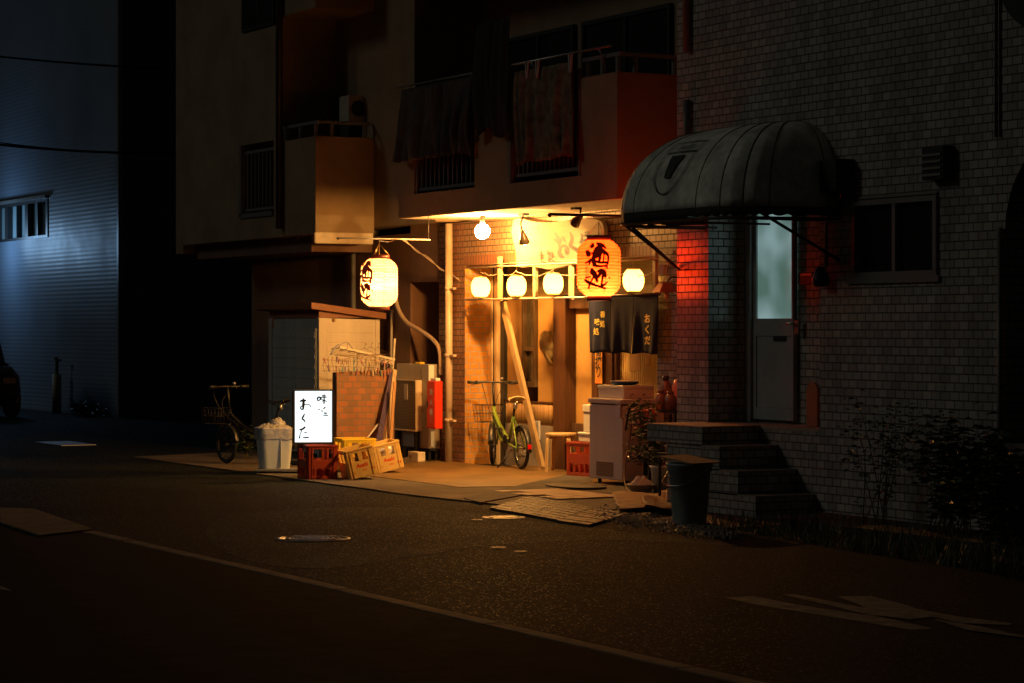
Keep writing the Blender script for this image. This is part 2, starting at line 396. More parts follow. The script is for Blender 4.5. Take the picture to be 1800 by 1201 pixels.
# ---- warehouse at the far left
M_corr = newmat('corrugated sheet')
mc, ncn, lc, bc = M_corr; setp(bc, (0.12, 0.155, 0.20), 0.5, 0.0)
g2 = ncn.new('ShaderNodeNewGeometry'); w2 = ncn.new('ShaderNodeTexWave'); w2.bands_direction = 'Z'; w2.inputs['Scale'].default_value = 3.9; w2.inputs['Distortion'].default_value = 0.05
lc.new(g2.outputs['Position'], w2.inputs['Vector'])
nz2 = ncn.new('ShaderNodeTexNoise'); nz2.inputs['Scale'].default_value = 0.7; nz2.inputs['Detail'].default_value = 8; lc.new(g2.outputs['Position'], nz2.inputs['Vector'])
r2 = ncn.new('ShaderNodeMapRange'); r2.inputs[1].default_value = 0.3; r2.inputs[2].default_value = 0.7; r2.inputs[3].default_value = 0.38; r2.inputs[4].default_value = 0.6; lc.new(nz2.outputs['Fac'], r2.inputs[0]); lc.new(r2.outputs[0], bc.inputs['Roughness'])
bp2 = ncn.new('ShaderNodeBump'); bp2.inputs['Strength'].default_value = 0.3; bp2.inputs['Distance'].default_value = 0.007; lc.new(w2.outputs['Fac'], bp2.inputs['Height']); lc.new(bp2.outputs[0], bc.inputs['Normal'])
VW = 14.76; UW = -42.93
wh = thing('warehouse', 'metal-clad warehouse with a strip of windows, lit blue by a street lamp', 'warehouse', (UW, VW, 0))
wy0 = A(85, 417, VW).z; wy1 = A(85, 349, VW).z; wx1 = A(85, 400, VW).x; wx0 = wx1 - 5.6
m = MB(); m.box(-75, wx0, VW, 24, 0, 9.5); m.box(wx1, UW, VW, 24, 0, 9.5); m.box(wx0, wx1, VW, 24, 0, wy0); m.box(wx0, wx1, VW, 24, wy1, 9.5); m.box(wx0, wx1, VW + 0.14, 24, wy0, wy1)
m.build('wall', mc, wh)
m = MB(); m.box(UW - 0.06, UW + 0.03, VW - 0.03, VW + 0.05, 0, 9.5); m.build('corner_trim', M_alu, wh)
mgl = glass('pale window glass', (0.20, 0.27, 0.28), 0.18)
k = 4; pw = (wx1 - wx0) / k
for i in range(k):
    a = wx0 + i * pw
    f = MB()
    for zz in (wy0, wy1 - 0.05): f.box(a, a + pw, VW - 0.02, VW + 0.08, zz, zz + 0.05)
    for aa in (a, a + pw - 0.10): f.box(aa, aa + 0.10, VW - 0.02, VW + 0.08, wy0 + 0.05, wy1 - 0.05)
    f.box(a + pw / 2 - 0.025, a + pw / 2 + 0.025, VW - 0.01, VW + 0.08, wy0 + 0.05, wy1 - 0.05)
    f = f.build('window', M_dark_metal, wh)
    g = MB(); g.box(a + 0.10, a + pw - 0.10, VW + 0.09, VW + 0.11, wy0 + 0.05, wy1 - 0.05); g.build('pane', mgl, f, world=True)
m = MB(); m.box(wx0 - 0.1, wx1 + 0.05, VW - 0.09, VW - 0.005, wy1 + 0.01, wy1 + 0.07); m.build('drip_edge', M_alu, wh)
# standpipe and shrub at the foot of the warehouse
pp = A(100, 735, VW - 0.25); sp = thing('standpipe', 'thin yellowish standpipe with a tap on top at the warehouse foot', 'pipe', (pp.x, pp.y, 0))
m = MB(); m.tube([(pp.x, pp.y, 0), (pp.x, pp.y, 0.75)], 0.09, 10); m.build('pipe', mat('old yellow paint', (0.34, 0.30, 0.20), 0.7), sp)
m = MB(); m.tube([(pp.x, pp.y, 0.75), (pp.x, pp.y, 1.0), (pp.x + 0.1, pp.y - 0.05, 1.06)], 0.035, 8); m.box(pp.x - 0.05, pp.x + 0.12, pp.y - 0.05, pp.y + 0.05, 1.0, 1.04); m.build('tap', M_grey_metal, sp)

# ---- apartment building with the shop on its ground floor
ap = thing('apartment_building', 'stucco apartment building over the lit tavern front, with balconies', 'building', (-26.3, VS, 0))
UPL = AU(490, VR); U4 = -33.03; U5 = -28.30
# the far block (street plane), with a barred opening
o1, o2 = AU(424, VR), AU(481, VR); zo0 = A(450, 378, VR).z; zo1 = A(450, 252, VR).z
m = MB()
m.box(U4, o1, VR, 20, 2.80, 9.5); m.box(o1, o2, VR, 20, 2.80, zo0); m.box(o1, o2, VR, 20, zo1, 9.5); m.box(o2, UPL, VR, 20, 2.80, 9.5); m.box(o1, o2, VR + 0.9, 20, zo0, zo1)
m.box(U4 - 0.3, U4, VR + 0.02, 20, 2.68, 9.5)
# balcony box of the far block
zt = A(555, 239, VR).z
m.box(UPL, U5, VR, VR + 0.13, ZS - 0.10, zt); m.box(U5 - 0.13, U5, VR + 0.13, 13.08, ZS - 0.10, zt)
m.box(UPL, U5 - 0.13, VR + 0.13, 13.08, ZS - 0.10, ZS + 0.06)
m.box(UPL, U5, VR, VR + 0.13, 5.62, 6.9); m.box(U5 - 0.13, U5, VR + 0.13, 13.08, 5.62, 6.9); m.box(UPL, U5 - 0.13, VR + 0.13, 13.08, 5.62, 5.8)
# wall behind (upper floors)
m.box(UPL, -26.55, 13.08, 20, ZS, 9.5); m.box(-26.55, -19.8, VS, 20, ZS + 0.1, 9.5)
# main balcony: curb, piers with two openings, end wall, upper slab
a0, a1, b0, b1 = -25.90, -20.90, 0, 0
p1, p2, p3, p4 = AU(728, VR), AU(834, VR), AU(896, VR), AU(1021, VR); zc = 3.16; zp = 4.14
m.box(a0, a1, VR, VR + 0.14, ZS, zc)
m.box(a0, p1, VR, VR + 0.14, zc, zp); m.box(p2, p3, VR, VR + 0.14, zc, zp); m.box(p4, a1, VR, VR + 0.14, zc, zp)
m.box(a1 - 0.14, a1, VR + 0.14, VS, ZS, zp); m.box(a0, a0 + 0.14, VR + 0.14, VS, ZS, 9.5)
m.box(a0 + 0.14, a1 - 0.14, VR + 0.14, VS, ZS + 0.012, ZS + 0.14)
m.box(a0, a1, VR, VS, 5.66, 6.9)
m.build('wall', M_stucco, ap)
m = MB(); m.box(a0 + 0.02, a1 - 0.02, VR + 0.02, VS, ZS - 0.012, ZS - 0.002); m.build('soffit', M_soffit, ap)
m = MB(); m.box(U5 - 0.03, U5 + 0.012, VR - 0.012, 13.07, ZS - 0.225, ZS - 0.08)
m.build('plinth_band', mat('pale render', (0.62, 0.52, 0.38), 0.8, var=0.3, scale=5), ap, bevel=0.02)
# ground floor wall left of the shop
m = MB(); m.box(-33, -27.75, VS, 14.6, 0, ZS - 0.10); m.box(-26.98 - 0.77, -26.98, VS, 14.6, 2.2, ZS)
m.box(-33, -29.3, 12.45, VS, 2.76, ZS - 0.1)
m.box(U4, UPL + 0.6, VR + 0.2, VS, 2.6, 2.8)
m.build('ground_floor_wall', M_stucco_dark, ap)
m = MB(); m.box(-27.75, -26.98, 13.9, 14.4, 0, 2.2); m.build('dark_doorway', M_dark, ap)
# tiled pillar with orange return, band over the opening, right pilaster
m = MB(); m.box(-26.95, -26.27, VS, 14.4, 0, ZS - 0.013); m.build('pillar', M_brown_tile, ap)
m = MB(); m.box(-26.268, -26.255, VS + 0.003, VI + 0.1, 0.0, ZS - 0.013); m.build('brick_return', M_orange_brick, ap)
zb = 2.37; ur = AU(1155, VS)
m = MB(); m.box(-26.27, -19.795, VS, 13.6, zb + 0.118, ZS - 0.013); m.build('tile_band', tiles('tan glazed tile', (0.34, 0.20, 0.12), (0.28, 0.16, 0.09), (0.06, 0.045, 0.035), rough=0.3), ap)
m = MB(); m.box(ur, -19.795, VS, 14.0, 0, zb + 0.118); m.build('side_pier', M_white_tile, ap)
m = MB(); uu = -26.25
ms = tiles('soldier tile', (0.30, 0.125, 0.06), (0.24, 0.10, 0.05), (0.10, 0.075, 0.06), rough=0.3, bw=0.072, rh=4.0, msz=0.007)
m.box(-26.27, ur, VS - 0.004, 13.6, zb, zb + 0.116); m.build('soldier_course', ms, ap)
# shop interior wall pieces on the recessed plane
ui = lambda px: AU(px, VI)
m = MB(); m.box(-26.25, -21.8, VI, 14.2, 2.0, 2.5); m.build('dark_upper_recess', wood('dark olive recess', (0.13, 0.085, 0.022), (0.07, 0.045, 0.014), 0.6, axis=0), ap)  # added dark panel, deepens the upper recess wall for contrast
m = MB(); m.box(-26.25, ui(922), VI, 14.2, 0.75, 1.999); m.box(ui(946), ui(986), VI, 14.2, 0.77, 1.999); m.box(ui(922), ui(946), VI, 14.2, 1.98, 1.999)
m.box(ui(1008), ui(1050), VI + 0.03, 14.2, 0.55, 2.0); m.build('plaster_wall', M_plaster, ap)
m = MB(); m.box(-26.25, ur, 13.6, VI, 2.42, 2.5); m.build('recess_ceiling', M_plaster, ap)
m = MB(); m.box(-26.25, ui(986), VI - 0.03, 14.2, 0, 0.50); m.build('concrete_plinth', M_concrete, ap)
m = MB()
u = -26.25
while u < ui(986) - 0.015:
    m.tube([(u + 0.012, VI - 0.012, 0.505), (u + 0.012, VI - 0.012, 0.752 if u > ui(922) - 9 else 0.75)], 0.0115, 6); u += 0.024
m.build('bamboo_wainscot', wood('bamboo', (0.42, 0.25, 0.09), (0.22, 0.12, 0.045), 0.5), ap)
m = MB(); m.box(-26.25, ui(986), VI - 0.028, VI - 0.0, 0.752, 0.775); m.box(-26.25, ui(986), VI - 0.028, VI - 0.0, 0.49, 0.505); m.build('wainscot_rail', M_brownwood, ap)
m = MB()
m.box(ui(986), ui(1007), VI - 0.10, 14.2, 0, 2.0); m.box(ui(1048), ui(1058), VI - 0.06, 14.2, 0, 2.0)
m.box(ui(1073), ui(1090), VI - 0.05, 14.2, 0, 2.0); m.box(ui(1083) + 0.0, ui(1083) + 0.03, VI - 0.07, VI - 0.051, 0, 2.0)
m.build('timber_post', M_brownwood, ap)
m = MB(); m.box(ui(1007), ui(1048), VI - 0.05, 14.2, 1.85, 2.0); m.box(ui(995), ur, VI - 0.12, VI - 0.051 , 2.0, 2.08); m.build('timber_lintel', M_brownwood, ap)
m = MB(); m.box(ui(1007), ui(1048), VI - 0.02, 14.2, 0.0, 0.55); m.build('lower_boarding', wood('dark boarding', (0.12, 0.06, 0.025), (0.05, 0.025, 0.012), 0.6), ap)
# ribbed sliding door
sd = MB(); sd.box(ui(1058), ui(1073), VI + 0.02, VI + 0.05, 0, 2.0); sd.box(ui(1090), ur + 0.3, VI + 0.02, VI + 0.05, 0, 2.0)
u = ui(1090) + 0.01
while u < ur + 0.28: sd.box(u, u + 0.022, VI - 0.005, VI + 0.02, 0.45, 2.0); u += 0.040
sd.build('sliding_door', mat('door ochre', (0.52, 0.34, 0.12), 0.6, var=0.15), ap)
# vent, narrow dark window, alu door edge
v0 = A(938, 772, VI - 0.03); v1 = A(950, 740, VI - 0.03)
m = MB(); m.box(v0.x, v1.x, VI - 0.045, VI - 0.031, v0.z, v1.z)
for i in range(9):
    z = v0.z + 0.02 + i * (v1.z - v0.z - 0.04) / 8; m.box(v0.x + 0.02, v1.x - 0.02, VI - 0.052, VI - 0.0455, z, z + 0.008)
m.build('vent', M_plastic_white, ap)
w0 = ui(922); w1 = ui(946); z0 = A(930, 680, VI).z; z1 = 1.98
fr = MB(); fr.box(w0, w0 + 0.05, VI - 0.04, VI + 0.1, z0, z1); fr.box(w1 - 0.05, w1, VI - 0.04, VI + 0.1, z0, z1); fr.box(w0 + 0.05, w1 - 0.05, VI - 0.04, VI + 0.1, z0, z0 + 0.06)
fr.box(w0 + 0.05, w1 - 0.05, VI - 0.035, VI + 0.1, z1 - 0.62, z1 - 0.57)
fr = fr.build('window', wood('window frame', (0.10, 0.065, 0.03), (0.05, 0.03, 0.015), 0.5), ap)
m = MB(); m.box(w0 + 0.05, w1 - 0.05, VI + 0.01, VI + 0.03, z0 + 0.06, z1); m.build('pane', glass('smoked glass', (0.05, 0.04, 0.025), 0.15), fr)
m = MB(); ua = AU(872, VS); m.box(-26.255 + 0.0, -26.215, VI - 0.12, VI - 0.06, 0, 2.37); m.box(-26.18, -26.12, VI - 0.10, VI, 0, 2.37)
m.build('door_jamb', M_palewood, ap)
m = MB(); m.box(-26.12, -26.03, VI - 0.05, VI - 0.001, 0.02, 2.37); m.box(-26.21, -26.185, VI - 0.1, VI - 0.02, 0, 2.37); m.build('black_jamb_strip', M_dark_metal, ap)
# balcony rails and bars
def rail(mb, u0, u1, v, z0, z1, n, r=0.011):
    mb.box(u0, u1, v - 0.02, v + 0.02, z1 - 0.04, z1); mb.box(u0, u1, v - 0.02, v + 0.02, z0, z0 + 0.035)
    for i in range(n):
        u = u0 + (i + 0.5) * (u1 - u0) / n; mb.box(u - r, u + r, v - r, v + r, z0 + 0.035, z1 - 0.04)
m = MB(); rail(m, p1 + 0.04, p2 - 0.02, VR + 0.06, zc + 0.03, zp + 0.1, 13); m.box(p1 + 0.0, p1 + 0.04, VR + 0.02, VR + 0.1, zc, zp + 0.1); m.build('railing', M_alu, ap)
m = MB(); rail(m, p3 + 0.06, p4 - 0.03, VR + 0.06, zc + 0.06, zp + 0.1, 15); m.box(p4 - 0.03, p4, VR - 0.015, VR + 0.1, zc, zp + 0.1); m.box(p3, p3 + 0.05, VR - 0.015, VR + 0.1, zc, zp + 0.1); m.build('railing', M_alu, ap)
m = MB(); rail(m, o1 + 0.06, o2 - 0.02, VR + 0.05, zo0 + 0.06, zo1 - 0.08, 8); m.box(o1, o1 + 0.06, VR - 0.03, VR + 0.1, zo0, zo1); m.box(o1 - 0.03, o2, VR - 0.03, VR + 0.06, zo0 - 0.03, zo0 + 0.03)
m.build('railing', M_alu, ap)
for (ua_, ub_, zz) in ((p4 - 0.02, a1 + 0.0, zp), (UPL, U5, zt)):
    m = MB()
    m.box(ua_, ub_, VR + 0.03, VR + 0.08, zz + 0.16, zz + 0.20)
    for t in (0.1, 0.5, 0.9): u = ua_ + (ub_ - ua_) * t; m.box(u - 0.02, u + 0.02, VR + 0.035, VR + 0.075, zz, zz + 0.16)
    m.box(ub_ - 0.08, ub_ - 0.03, VR + 0.09, 13.05, zz + 0.16, zz + 0.20)
    for vv in (12.5, 12.95): m.box(ub_ - 0.075, ub_ - 0.035, vv, vv + 0.04, zz, zz + 0.16)
    m.build('handrail', M_alu, ap)
# upper windows
def window(parent, u0, u1, z0, z1, v, cols=2, fm=None, d=0.05):
    fm = fm or M_alu; f = MB(); t = 0.045
    f.box(u0, u1, v - d, v, z0, z0 + t); f.box(u0, u1, v - d, v, z1 - t, z1); f.box(u0, u0 + t, v - d, v, z0 + t, z1 - t); f.box(u1 - t, u1, v - d, v, z0 + t, z1 - t)
    for i in range(1, cols):
        u = u0 + (u1 - u0) * i / cols; f.box(u - t / 2, u + t / 2, v - d * 0.9, v, z0 + t, z1 - t)
    f = f.build('window', fm, parent)
    g = MB(); g.box(u0 + t, u1 - t, v - 0.02, v - 0.005, z0 + t, z1 - t); g.build('pane', M_glass, f)
    return f
window(ap, AU(512, 13.08), AU(592, 13.08), 3.35, 4.75, 13.08, 2)
window(ap, AU(702, 13.3), AU(772, 13.3), 3.7, 4.75, VS, 2)
window(ap, AU(830, 13.3), AU(1010, 13.3), 3.05, 4.95, VS, 3, M_dark_metal)
window(ap, AU(1025, 13.3), AU(1180, 13.3), 3.05, 4.95, VS, 2, M_dark_metal)
window(ap, AU(428, VR), AU(484, VR), 5.55, 6.6, VR, 2, M_dark_metal, d=0.03)
# drain pipes on the building
m = MB(); u = AU(497, VR); m.tube([(u, VR - 0.05, 2.9), (u, VR - 0.05, 9.4)], 0.045, 10); m.build('drainpipe', M_dark_metal, ap); m = MB(); m.tube([(u + 0.02, VS - 0.06, 0), (u + 0.02, VS - 0.06, 2.8)], 0.03, 8); m.build('drainpipe', M_grey_metal, ap)
m = MB(); q = G(789, 815, 0.016); q.y = VS - 0.07; u = AU(789, VS - 0.07)
m.tube([(u, VS - 0.07, 0.0), (u, VS - 0.07, 2.88)], 0.045, 14)
for z in (0.52, 1.30, 2.1): m.tube([(u, VS - 0.07, z - 0.02), (u, VS - 0.07, z + 0.02)], 0.052, 14); m.box(u + 0.05, u + 0.16, VS - 0.09, VS - 0.05, z - 0.012, z + 0.012)
m.build('drainpipe', mat('beige pipe', (0.52, 0.40, 0.28), 0.45, var=0.15), ap)

# ---- tiled building on the right
tb = thing('tiled_building', 'dark building clad in pale glazed tiles, with a recessed side door', 'building', (-19.79, VR, 0))
UR = -19.79; UL = -19.245; UQ = AU(1441, VR)
zf = 0.76; zh = 2.78
ww0, ww1 = AU(1499, VR), AU(1650, VR); wz0, wz1 = 2.035, 2.70
UA = AU(1766, VR); UE = -9.0
m = MB()
m.box(UR, UL, VR, 14.2, 0, 9.5)                      # pier left of the door
m.box(UL, UQ, VR, 14.2, zh, 9.5)
m.box(UQ, ww0, VR, 14.2, 0, 9.5)
m.box(ww0, ww1, VR, 14.2, 0, wz0); m.box(ww0, ww1, VR, 14.2, wz1, 9.5); m.box(ww0, ww1, VR + 0.22, 14.2, wz0, wz1)
m.box(UL, UQ, VD, 14.2, 0, zh)
arch = [(ww1, 0), (UA, 0), (UA, 2.35)]
for i in range(1, 9):
    t = pi / 2 * i / 8; arch.append((UA + 0.75 * (1 - cos(t)), 2.35 + 0.75 * sin(t)))
arch += [(UA + 0.95, 3.10), (UE, 3.10), (UE, 9.5), (ww1, 9.5)]
m.prism(arch, 'y', VR, 14.2)
m.build('wall', M_white_tile, tb)
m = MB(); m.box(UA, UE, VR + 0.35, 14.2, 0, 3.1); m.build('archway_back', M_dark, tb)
m = MB(); m.box(UA, UE, VR - 0.02, VR + 0.345, 0, 0.74); m.build('archway_sill', M_concrete, tb)
m = MB(); m.box(UL, UQ, VR + 0.001, VD, 0.02, zf - 0.03); m.build('threshold_wall', M_white_tile, tb)
m = MB(); m.box(UL, UQ, VR - 0.004, VD, zf - 0.029, zf - 0.002); m.build('door_threshold', mat('worn step', (0.36, 0.28, 0.20), 0.6, var=0.4), tb)
m = MB(); m.box(UL - 0.0, UL + 0.10, VD - 0.10, VD - 0.002, zf, zh); m.build('inner_pilaster', M_white_tile, tb)
# side door
dx0, dx1 = AU(1333, VD), AU(1404, VD)
dr = MB(); zg = A(1370, 560, VD).z; dt = 2.73
dr.box(dx0, dx0 + 0.05, VD - 0.06, VD - 0.012, zf + 0.03, dt); dr.box(dx1 - 0.03, dx1, VD - 0.06, VD - 0.012, zf + 0.03, dt)
dr.box(dx0 + 0.05, dx1 - 0.03, VD - 0.06, VD - 0.012, zg - 0.16, zg); dr.box(dx0 + 0.05, dx1 - 0.03, VD - 0.06, VD - 0.012, zf + 0.03, zf + 0.14)
dr.box(dx0 + 0.05, dx1 - 0.03, VD - 0.048, VD - 0.012, zf + 0.14, zg - 0.16)
dr.box(dx0 - 0.09, dx0 - 0.004, VD - 0.09, VD - 0.002, zf, zh)
dr = dr.build('door', mat('grey door paint', (0.34, 0.36, 0.35), 0.5, var=0.2, scale=4), tb, bevel=0.004)
# frosted pane lit by the room behind it
mg, ng, lg, bg = newmat('frosted lit pane'); setp(bg, (0.3, 0.4, 0.4), 0.3)
g3 = ng.new('ShaderNodeTexCoord'); nz3 = ng.new('ShaderNodeTexNoise'); nz3.inputs['Scale'].default_value = 2.2; nz3.inputs['Detail'].default_value = 1.5; lg.new(g3.outputs['Object'], nz3.inputs['Vector'])
cr3 = ng.new('ShaderNodeValToRGB'); cr3.color_ramp.elements[0].position = 0.35; cr3.color_ramp.elements[1].position = 0.65
cr3.color_ramp.elements[0].color = (0.065, 0.125, 0.105, 1); cr3.color_ramp.elements[1].color = (0.20, 0.30, 0.31, 1); lg.new(nz3.outputs['Fac'], cr3.inputs[0])
nq = ng.new('ShaderNodeTexNoise'); nq.inputs['Scale'].default_value = 90; lg.new(g3.outputs['Object'], nq.inputs['Vector'])
bq = ng.new('ShaderNodeBump'); bq.inputs['Strength'].default_value = 0.4; bq.inputs['Distance'].default_value = 0.003; lg.new(nq.outputs['Fac'], bq.inputs['Height']); lg.new(bq.outputs[0], bg.inputs['Normal'])
lg.new(cr3.outputs[0], bg.inputs['Emission Color']); bg.inputs['Emission Strength'].default_value = 1.0
m = MB(); m.box(dx0 + 0.05, dx1 - 0.03, VD - 0.04, VD - 0.03, zg, dt); m.build('glass_pane', mg, dr)
hz = A(1398, 569, VD - 0.08); m = MB(); m.tube([(hz.x, VD - 0.055, hz.z), (hz.x, VD - 0.12, hz.z), (hz.x - 0.09, VD - 0.12, hz.z)], 0.010, 8); m.box(hz.x - 0.03, hz.x + 0.03, VD - 0.075, VD - 0.0605, hz.z - 0.10, hz.z + 0.03)
m.build('handle', M_steel, dr)
m = MB(); s0 = A(1360, 600, VD - 0.05); m.box(s0.x, s0.x + 0.20, VD - 0.056, VD - 0.0485, s0.z, s0.z + 0.055); m.build('mail_slot', M_dark_metal, dr)
# window with dark panes
window(tb, ww0 + 0.02, ww1 - 0.0, wz0 + 0.01, wz1 - 0.01, VR + 0.06, 2, M_alu, d=0.09)
m = MB(); m.box(ww0 - 0.05, ww1 + 0.03, VR - 0.03, VR - 0.002, wz0 - 0.04, wz0 + 0.01); m.build('window_sill', M_alu, tb)
m = MB(); m.box(ww0 - 0.02, ww1, VR - 0.02, VR - 0.002, wz1, wz1 + 0.02); m.build('window_head', M_alu, tb)
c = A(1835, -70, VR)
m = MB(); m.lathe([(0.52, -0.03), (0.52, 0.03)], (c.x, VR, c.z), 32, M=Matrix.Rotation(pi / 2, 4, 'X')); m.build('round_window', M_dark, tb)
m = MB(); u = AU(1762, VR); m.tube([(u, VR - 0.03, 0.0), (u, VR - 0.03, 2.4)], 0.02, 8); m.build('drainpipe', M_grey_metal, tb)
for dv in (0, 0.05): m = MB(); m.tube([(AU(1752, VR) + dv, VR - 0.012, 3.1), (AU(1752, VR) + dv, VR - 0.012, 9)], 0.008, 6); m.build('conduit', M_grey_metal, tb)
u = AU(1213, VR); m = MB(); m.tube([(u, VR - 0.04, 3.75), (u, VR - 0.04, 3.2)], 0.035, 8); m.build('drainpipe', M_grey_metal, tb)
m = MB(); m.tube([(u, VR - 0.04, 4.2), (u, VR - 0.04, 9)], 0.035, 8); m.build('drainpipe', M_grey_metal, tb)

# ---- tiled entrance steps
es = thing('entrance_steps', 'tiled flight of steps climbing to the recessed side door', 'steps', (-18.4, 11.67, 0))
lv = [(-19.32, -18.39, 0.60, 0.76), (-18.98, -18.11, 0.40, 0.598), (-18.98, -17.82, 0.20, 0.398), (-18.98, -17.55, 0.0, 0.198)]
m = MB()
for i, (u0, u1, z0, z1) in enumerate(lv): m.box(u0, u1, 11.67 + i * 0.001, VR - 0.001, z0, z1 - 0.012)
m.build('body', M_white_tile, es)
m = MB()
for i, (u0, u1, z0, z1) in enumerate(lv):
    m.box(u0 - 0.008, u1 + 0.01, 11.66, VR - 0.001, z1 - 0.011, z1) if i == 0 else m.box(lv[i - 1][1] + 0.001, u1 + 0.01, 11.665, VR - 0.001, z1 - 0.011, z1)
m.build('tread', mat('worn tread', (0.38, 0.29, 0.21), 0.55, var=0.4, scale=6), es)
# ------------------------------------------------------------------ awning over the side door
aw = thing('door_awning', 'faded domed canvas awning with a crest, over the side door', 'awning', (-18.1, VR, 2.6))
u0, u1, v0, zb_, H = -19.32, -17.16, 11.17, 2.645, 0.765
cu = (u0 + u1) / 2; hu = (u1 - u0) / 2; dv = VR - v0
def foot(t):                                      # plan outline: wall -> far end -> front -> near end -> wall
    a = pi * t; c_, s_ = -cos(a), sin(a); p = 0.42
    return (math.copysign(abs(c_) ** p, c_), abs(s_) ** p)
def aw_pt(t, h, ro=0.0):
    x, y = foot(t); k = cos(h * pi / 2) ** 0.75 if h < 1 else 0.0; zz = sin(h * pi / 2)
    inx = 1 - (1 - k) * 0.62
    seg = t * 9; sag = abs(seg - round(seg)) * 2; pull = 1 - 0.012 * (1 - sag) - 0.0
    return Vector((cu + x * hu * inx * pull, VR - 0.004 - y * dv * k * pull, zb_ + zz * H))
m = MB(); m.grid(lambda a, b: aw_pt(a, b), 108, 20)
M_canvas = mat('faded canvas', (0.80, 0.80, 0.66), 0.8, var=0.5, scale=5, bump=0.3, bscale=120)
m.build('canopy', M_canvas, aw, solid=0.006, fixn=False)
m = MB()
for i in range(0, 10):
    t = min(max(i / 9, 0.002), 0.998); m.tube([aw_pt(t, j / 14) + Vector((0, 0, 0.003)) for j in range(15)], 0.008, 6)
m.build('rib', mat('seam', (0.12, 0.12, 0.09), 0.8), aw)
m = MB(); pts = []
def val(a, b):
    p = aw_pt(a, 0.0); return p + Vector((0, 0, -0.065 * b - 0.018 * b * abs(sin(a * 70))))
m.grid(val, 140, 2); m.build('valance', mat('dark valance', (0.03, 0.027, 0.022), 0.9), aw, solid=0.004, fixn=False)  # cloth strip much darker than the canopy
m = MB(); fr = [aw_pt(i / 40, 0) + Vector((0, 0, -0.10)) for i in range(41)]; m.tube(fr, 0.014, 6)
for t in (0.3, 0.5, 0.7): p = aw_pt(t, 0); m.tube([p + Vector((0, 0, -0.1)), (p.x, VR, zb_ - 0.1)], 0.011, 6)
c0 = aw_pt(0.22, 0); m.tube([c0 + Vector((0, 0, -0.06)), (-19.78 + 0.0, VR - 0.02, 2.20)], 0.016, 8); m.tube([c0 + Vector((0, 0, -0.10)), (-19.70, VR - 0.02, 2.17)], 0.010, 6)
c1 = aw_pt(0.86, 0); m.tube([c1 + Vector((0, 0, -0.06)), (c1.x + 0.02, VR, 2.2)], 0.014, 8)
m.build('frame', mat('rusty frame', (0.10, 0.045, 0.02), 0.7, metal=0.3), aw)
# crest on the front: outline shield with a solid cup shape
def on_awn(px, py, lift):                       # lay a mark on the front panel; px = metres along, py = metres up the curve
    t = 0.5 + (px - cu) / (2 * hu) * 0.30; t = 0.5; h = py
    best = None
    for i in range(0, 41):
        tt = 0.18 + 0.64 * i / 40; p = aw_pt(tt, h)
        d = abs(p.x - px)
        if best is None or d < best[0]: best = (d, tt)
    lo, hi = best[1] - 0.02, best[1] + 0.02
    for _ in range(14):
        mid = (lo + hi) / 2
        if aw_pt(mid, h).x < px: lo = mid
        else: hi = mid
    return aw_pt(lo, h) + Vector((0, -0.012 - lift, 0.010))
m = MB(); cx = -18.23; s = 0.24
sh = [(cx - s, 0.56, 0.012), (cx - s, 0.40, 0.012), (cx - s * 0.95, 0.25, 0.012), (cx - s * 0.5, 0.14, 0.012), (cx, 0.105, 0.012), (cx + s * 0.5, 0.14, 0.012), (cx + s * 0.95, 0.25, 0.012), (cx + s, 0.40, 0.012), (cx + s, 0.56, 0.012)]
def fa(x, y, l): return on_awn(x, y, l)
def thin(pts, w=0.010):
    return [(x, y, w) for x, y, *_ in pts]
strokes = [thin(sh), thin([(cx - s, 0.56), (cx, 0.565), (cx + s, 0.56)]), thin([(cx - s, 0.45), (cx, 0.455), (cx + s, 0.45)])]
brush(m, strokes, fa, step=0.001)
# solid cup: stacked rows
rows = [(0.42, 0.10), (0.38, 0.095), (0.33, 0.07), (0.28, 0.06), (0.25, 0.05), (0.225, 0.045)]
vs = []; fs = []
for i, (h, w) in enumerate(rows):
    for j in range(5): vs.append(on_awn(cx - w + 2 * w * j / 4, h, 0.004))
for i in range(len(rows) - 1):
    for j in range(4): fs.append((i * 5 + j, i * 5 + j + 1, (i + 1) * 5 + j + 1, (i + 1) * 5 + j))
m.add(vs, fs)
for j in range(6):
    x = cx - 0.11 + j * 0.044; brush(m, [thin([(x - 0.012, 0.48), (x, 0.53), (x + 0.012, 0.49)], 0.008)], fa, step=0.001)
m.build('crest', mat('crest print', (0.05, 0.055, 0.04), 0.8), aw, fixn=False)

# ------------------------------------------------------------------ small fittings on the walls
def wallbox(name, label, cat, x0, y1, x1, y0, V, d, mt, extra=None):
    a = A(x0, y1, V); b = A(x1, y0, V); z0 = min(a.z, b.z); z1 = max(a.z, b.z)
    t = thing(name, label, cat, (a.x, V, z0)); m = MB(); m.box(a.x, b.x, V - d, V - 0.003, z0, z1); m.build('box', mt, t, bevel=0.006)
    if extra: extra(t, a.x, b.x, z0, z1)
    return t
def hood(t, a, b, z0, z1):
    m = MB()
    for i in range(4): z = z0 + (i + 0.5) * (z1 - z0) / 5; m.box(a + 0.02, b - 0.02, VR - 0.135, VR - 0.121, z, z + 0.02)
    m.build('louvre', M_grey_metal, t)
wallbox('wall_vent', 'small dark vent box on the tiled wall above the sliding window', 'vent', 1641, 318, 1679, 256, VR, 0.12, M_dark_metal, hood)
def mount(t, a, b, z0, z1):
    m = MB(); m.bar((b - 0.05, VR - 0.20, (z0 + z1) / 2), (b + 0.02, VR - 0.0, (z0 + z1) / 2 - 0.1), 0.03); m.tube([((a + b) / 2, VR - 0.05, z0), ((a + b) / 2 - 0.05, VR - 0.03, z0 - 0.2)], 0.008, 6); m.build('bracket', M_dark_metal, t)
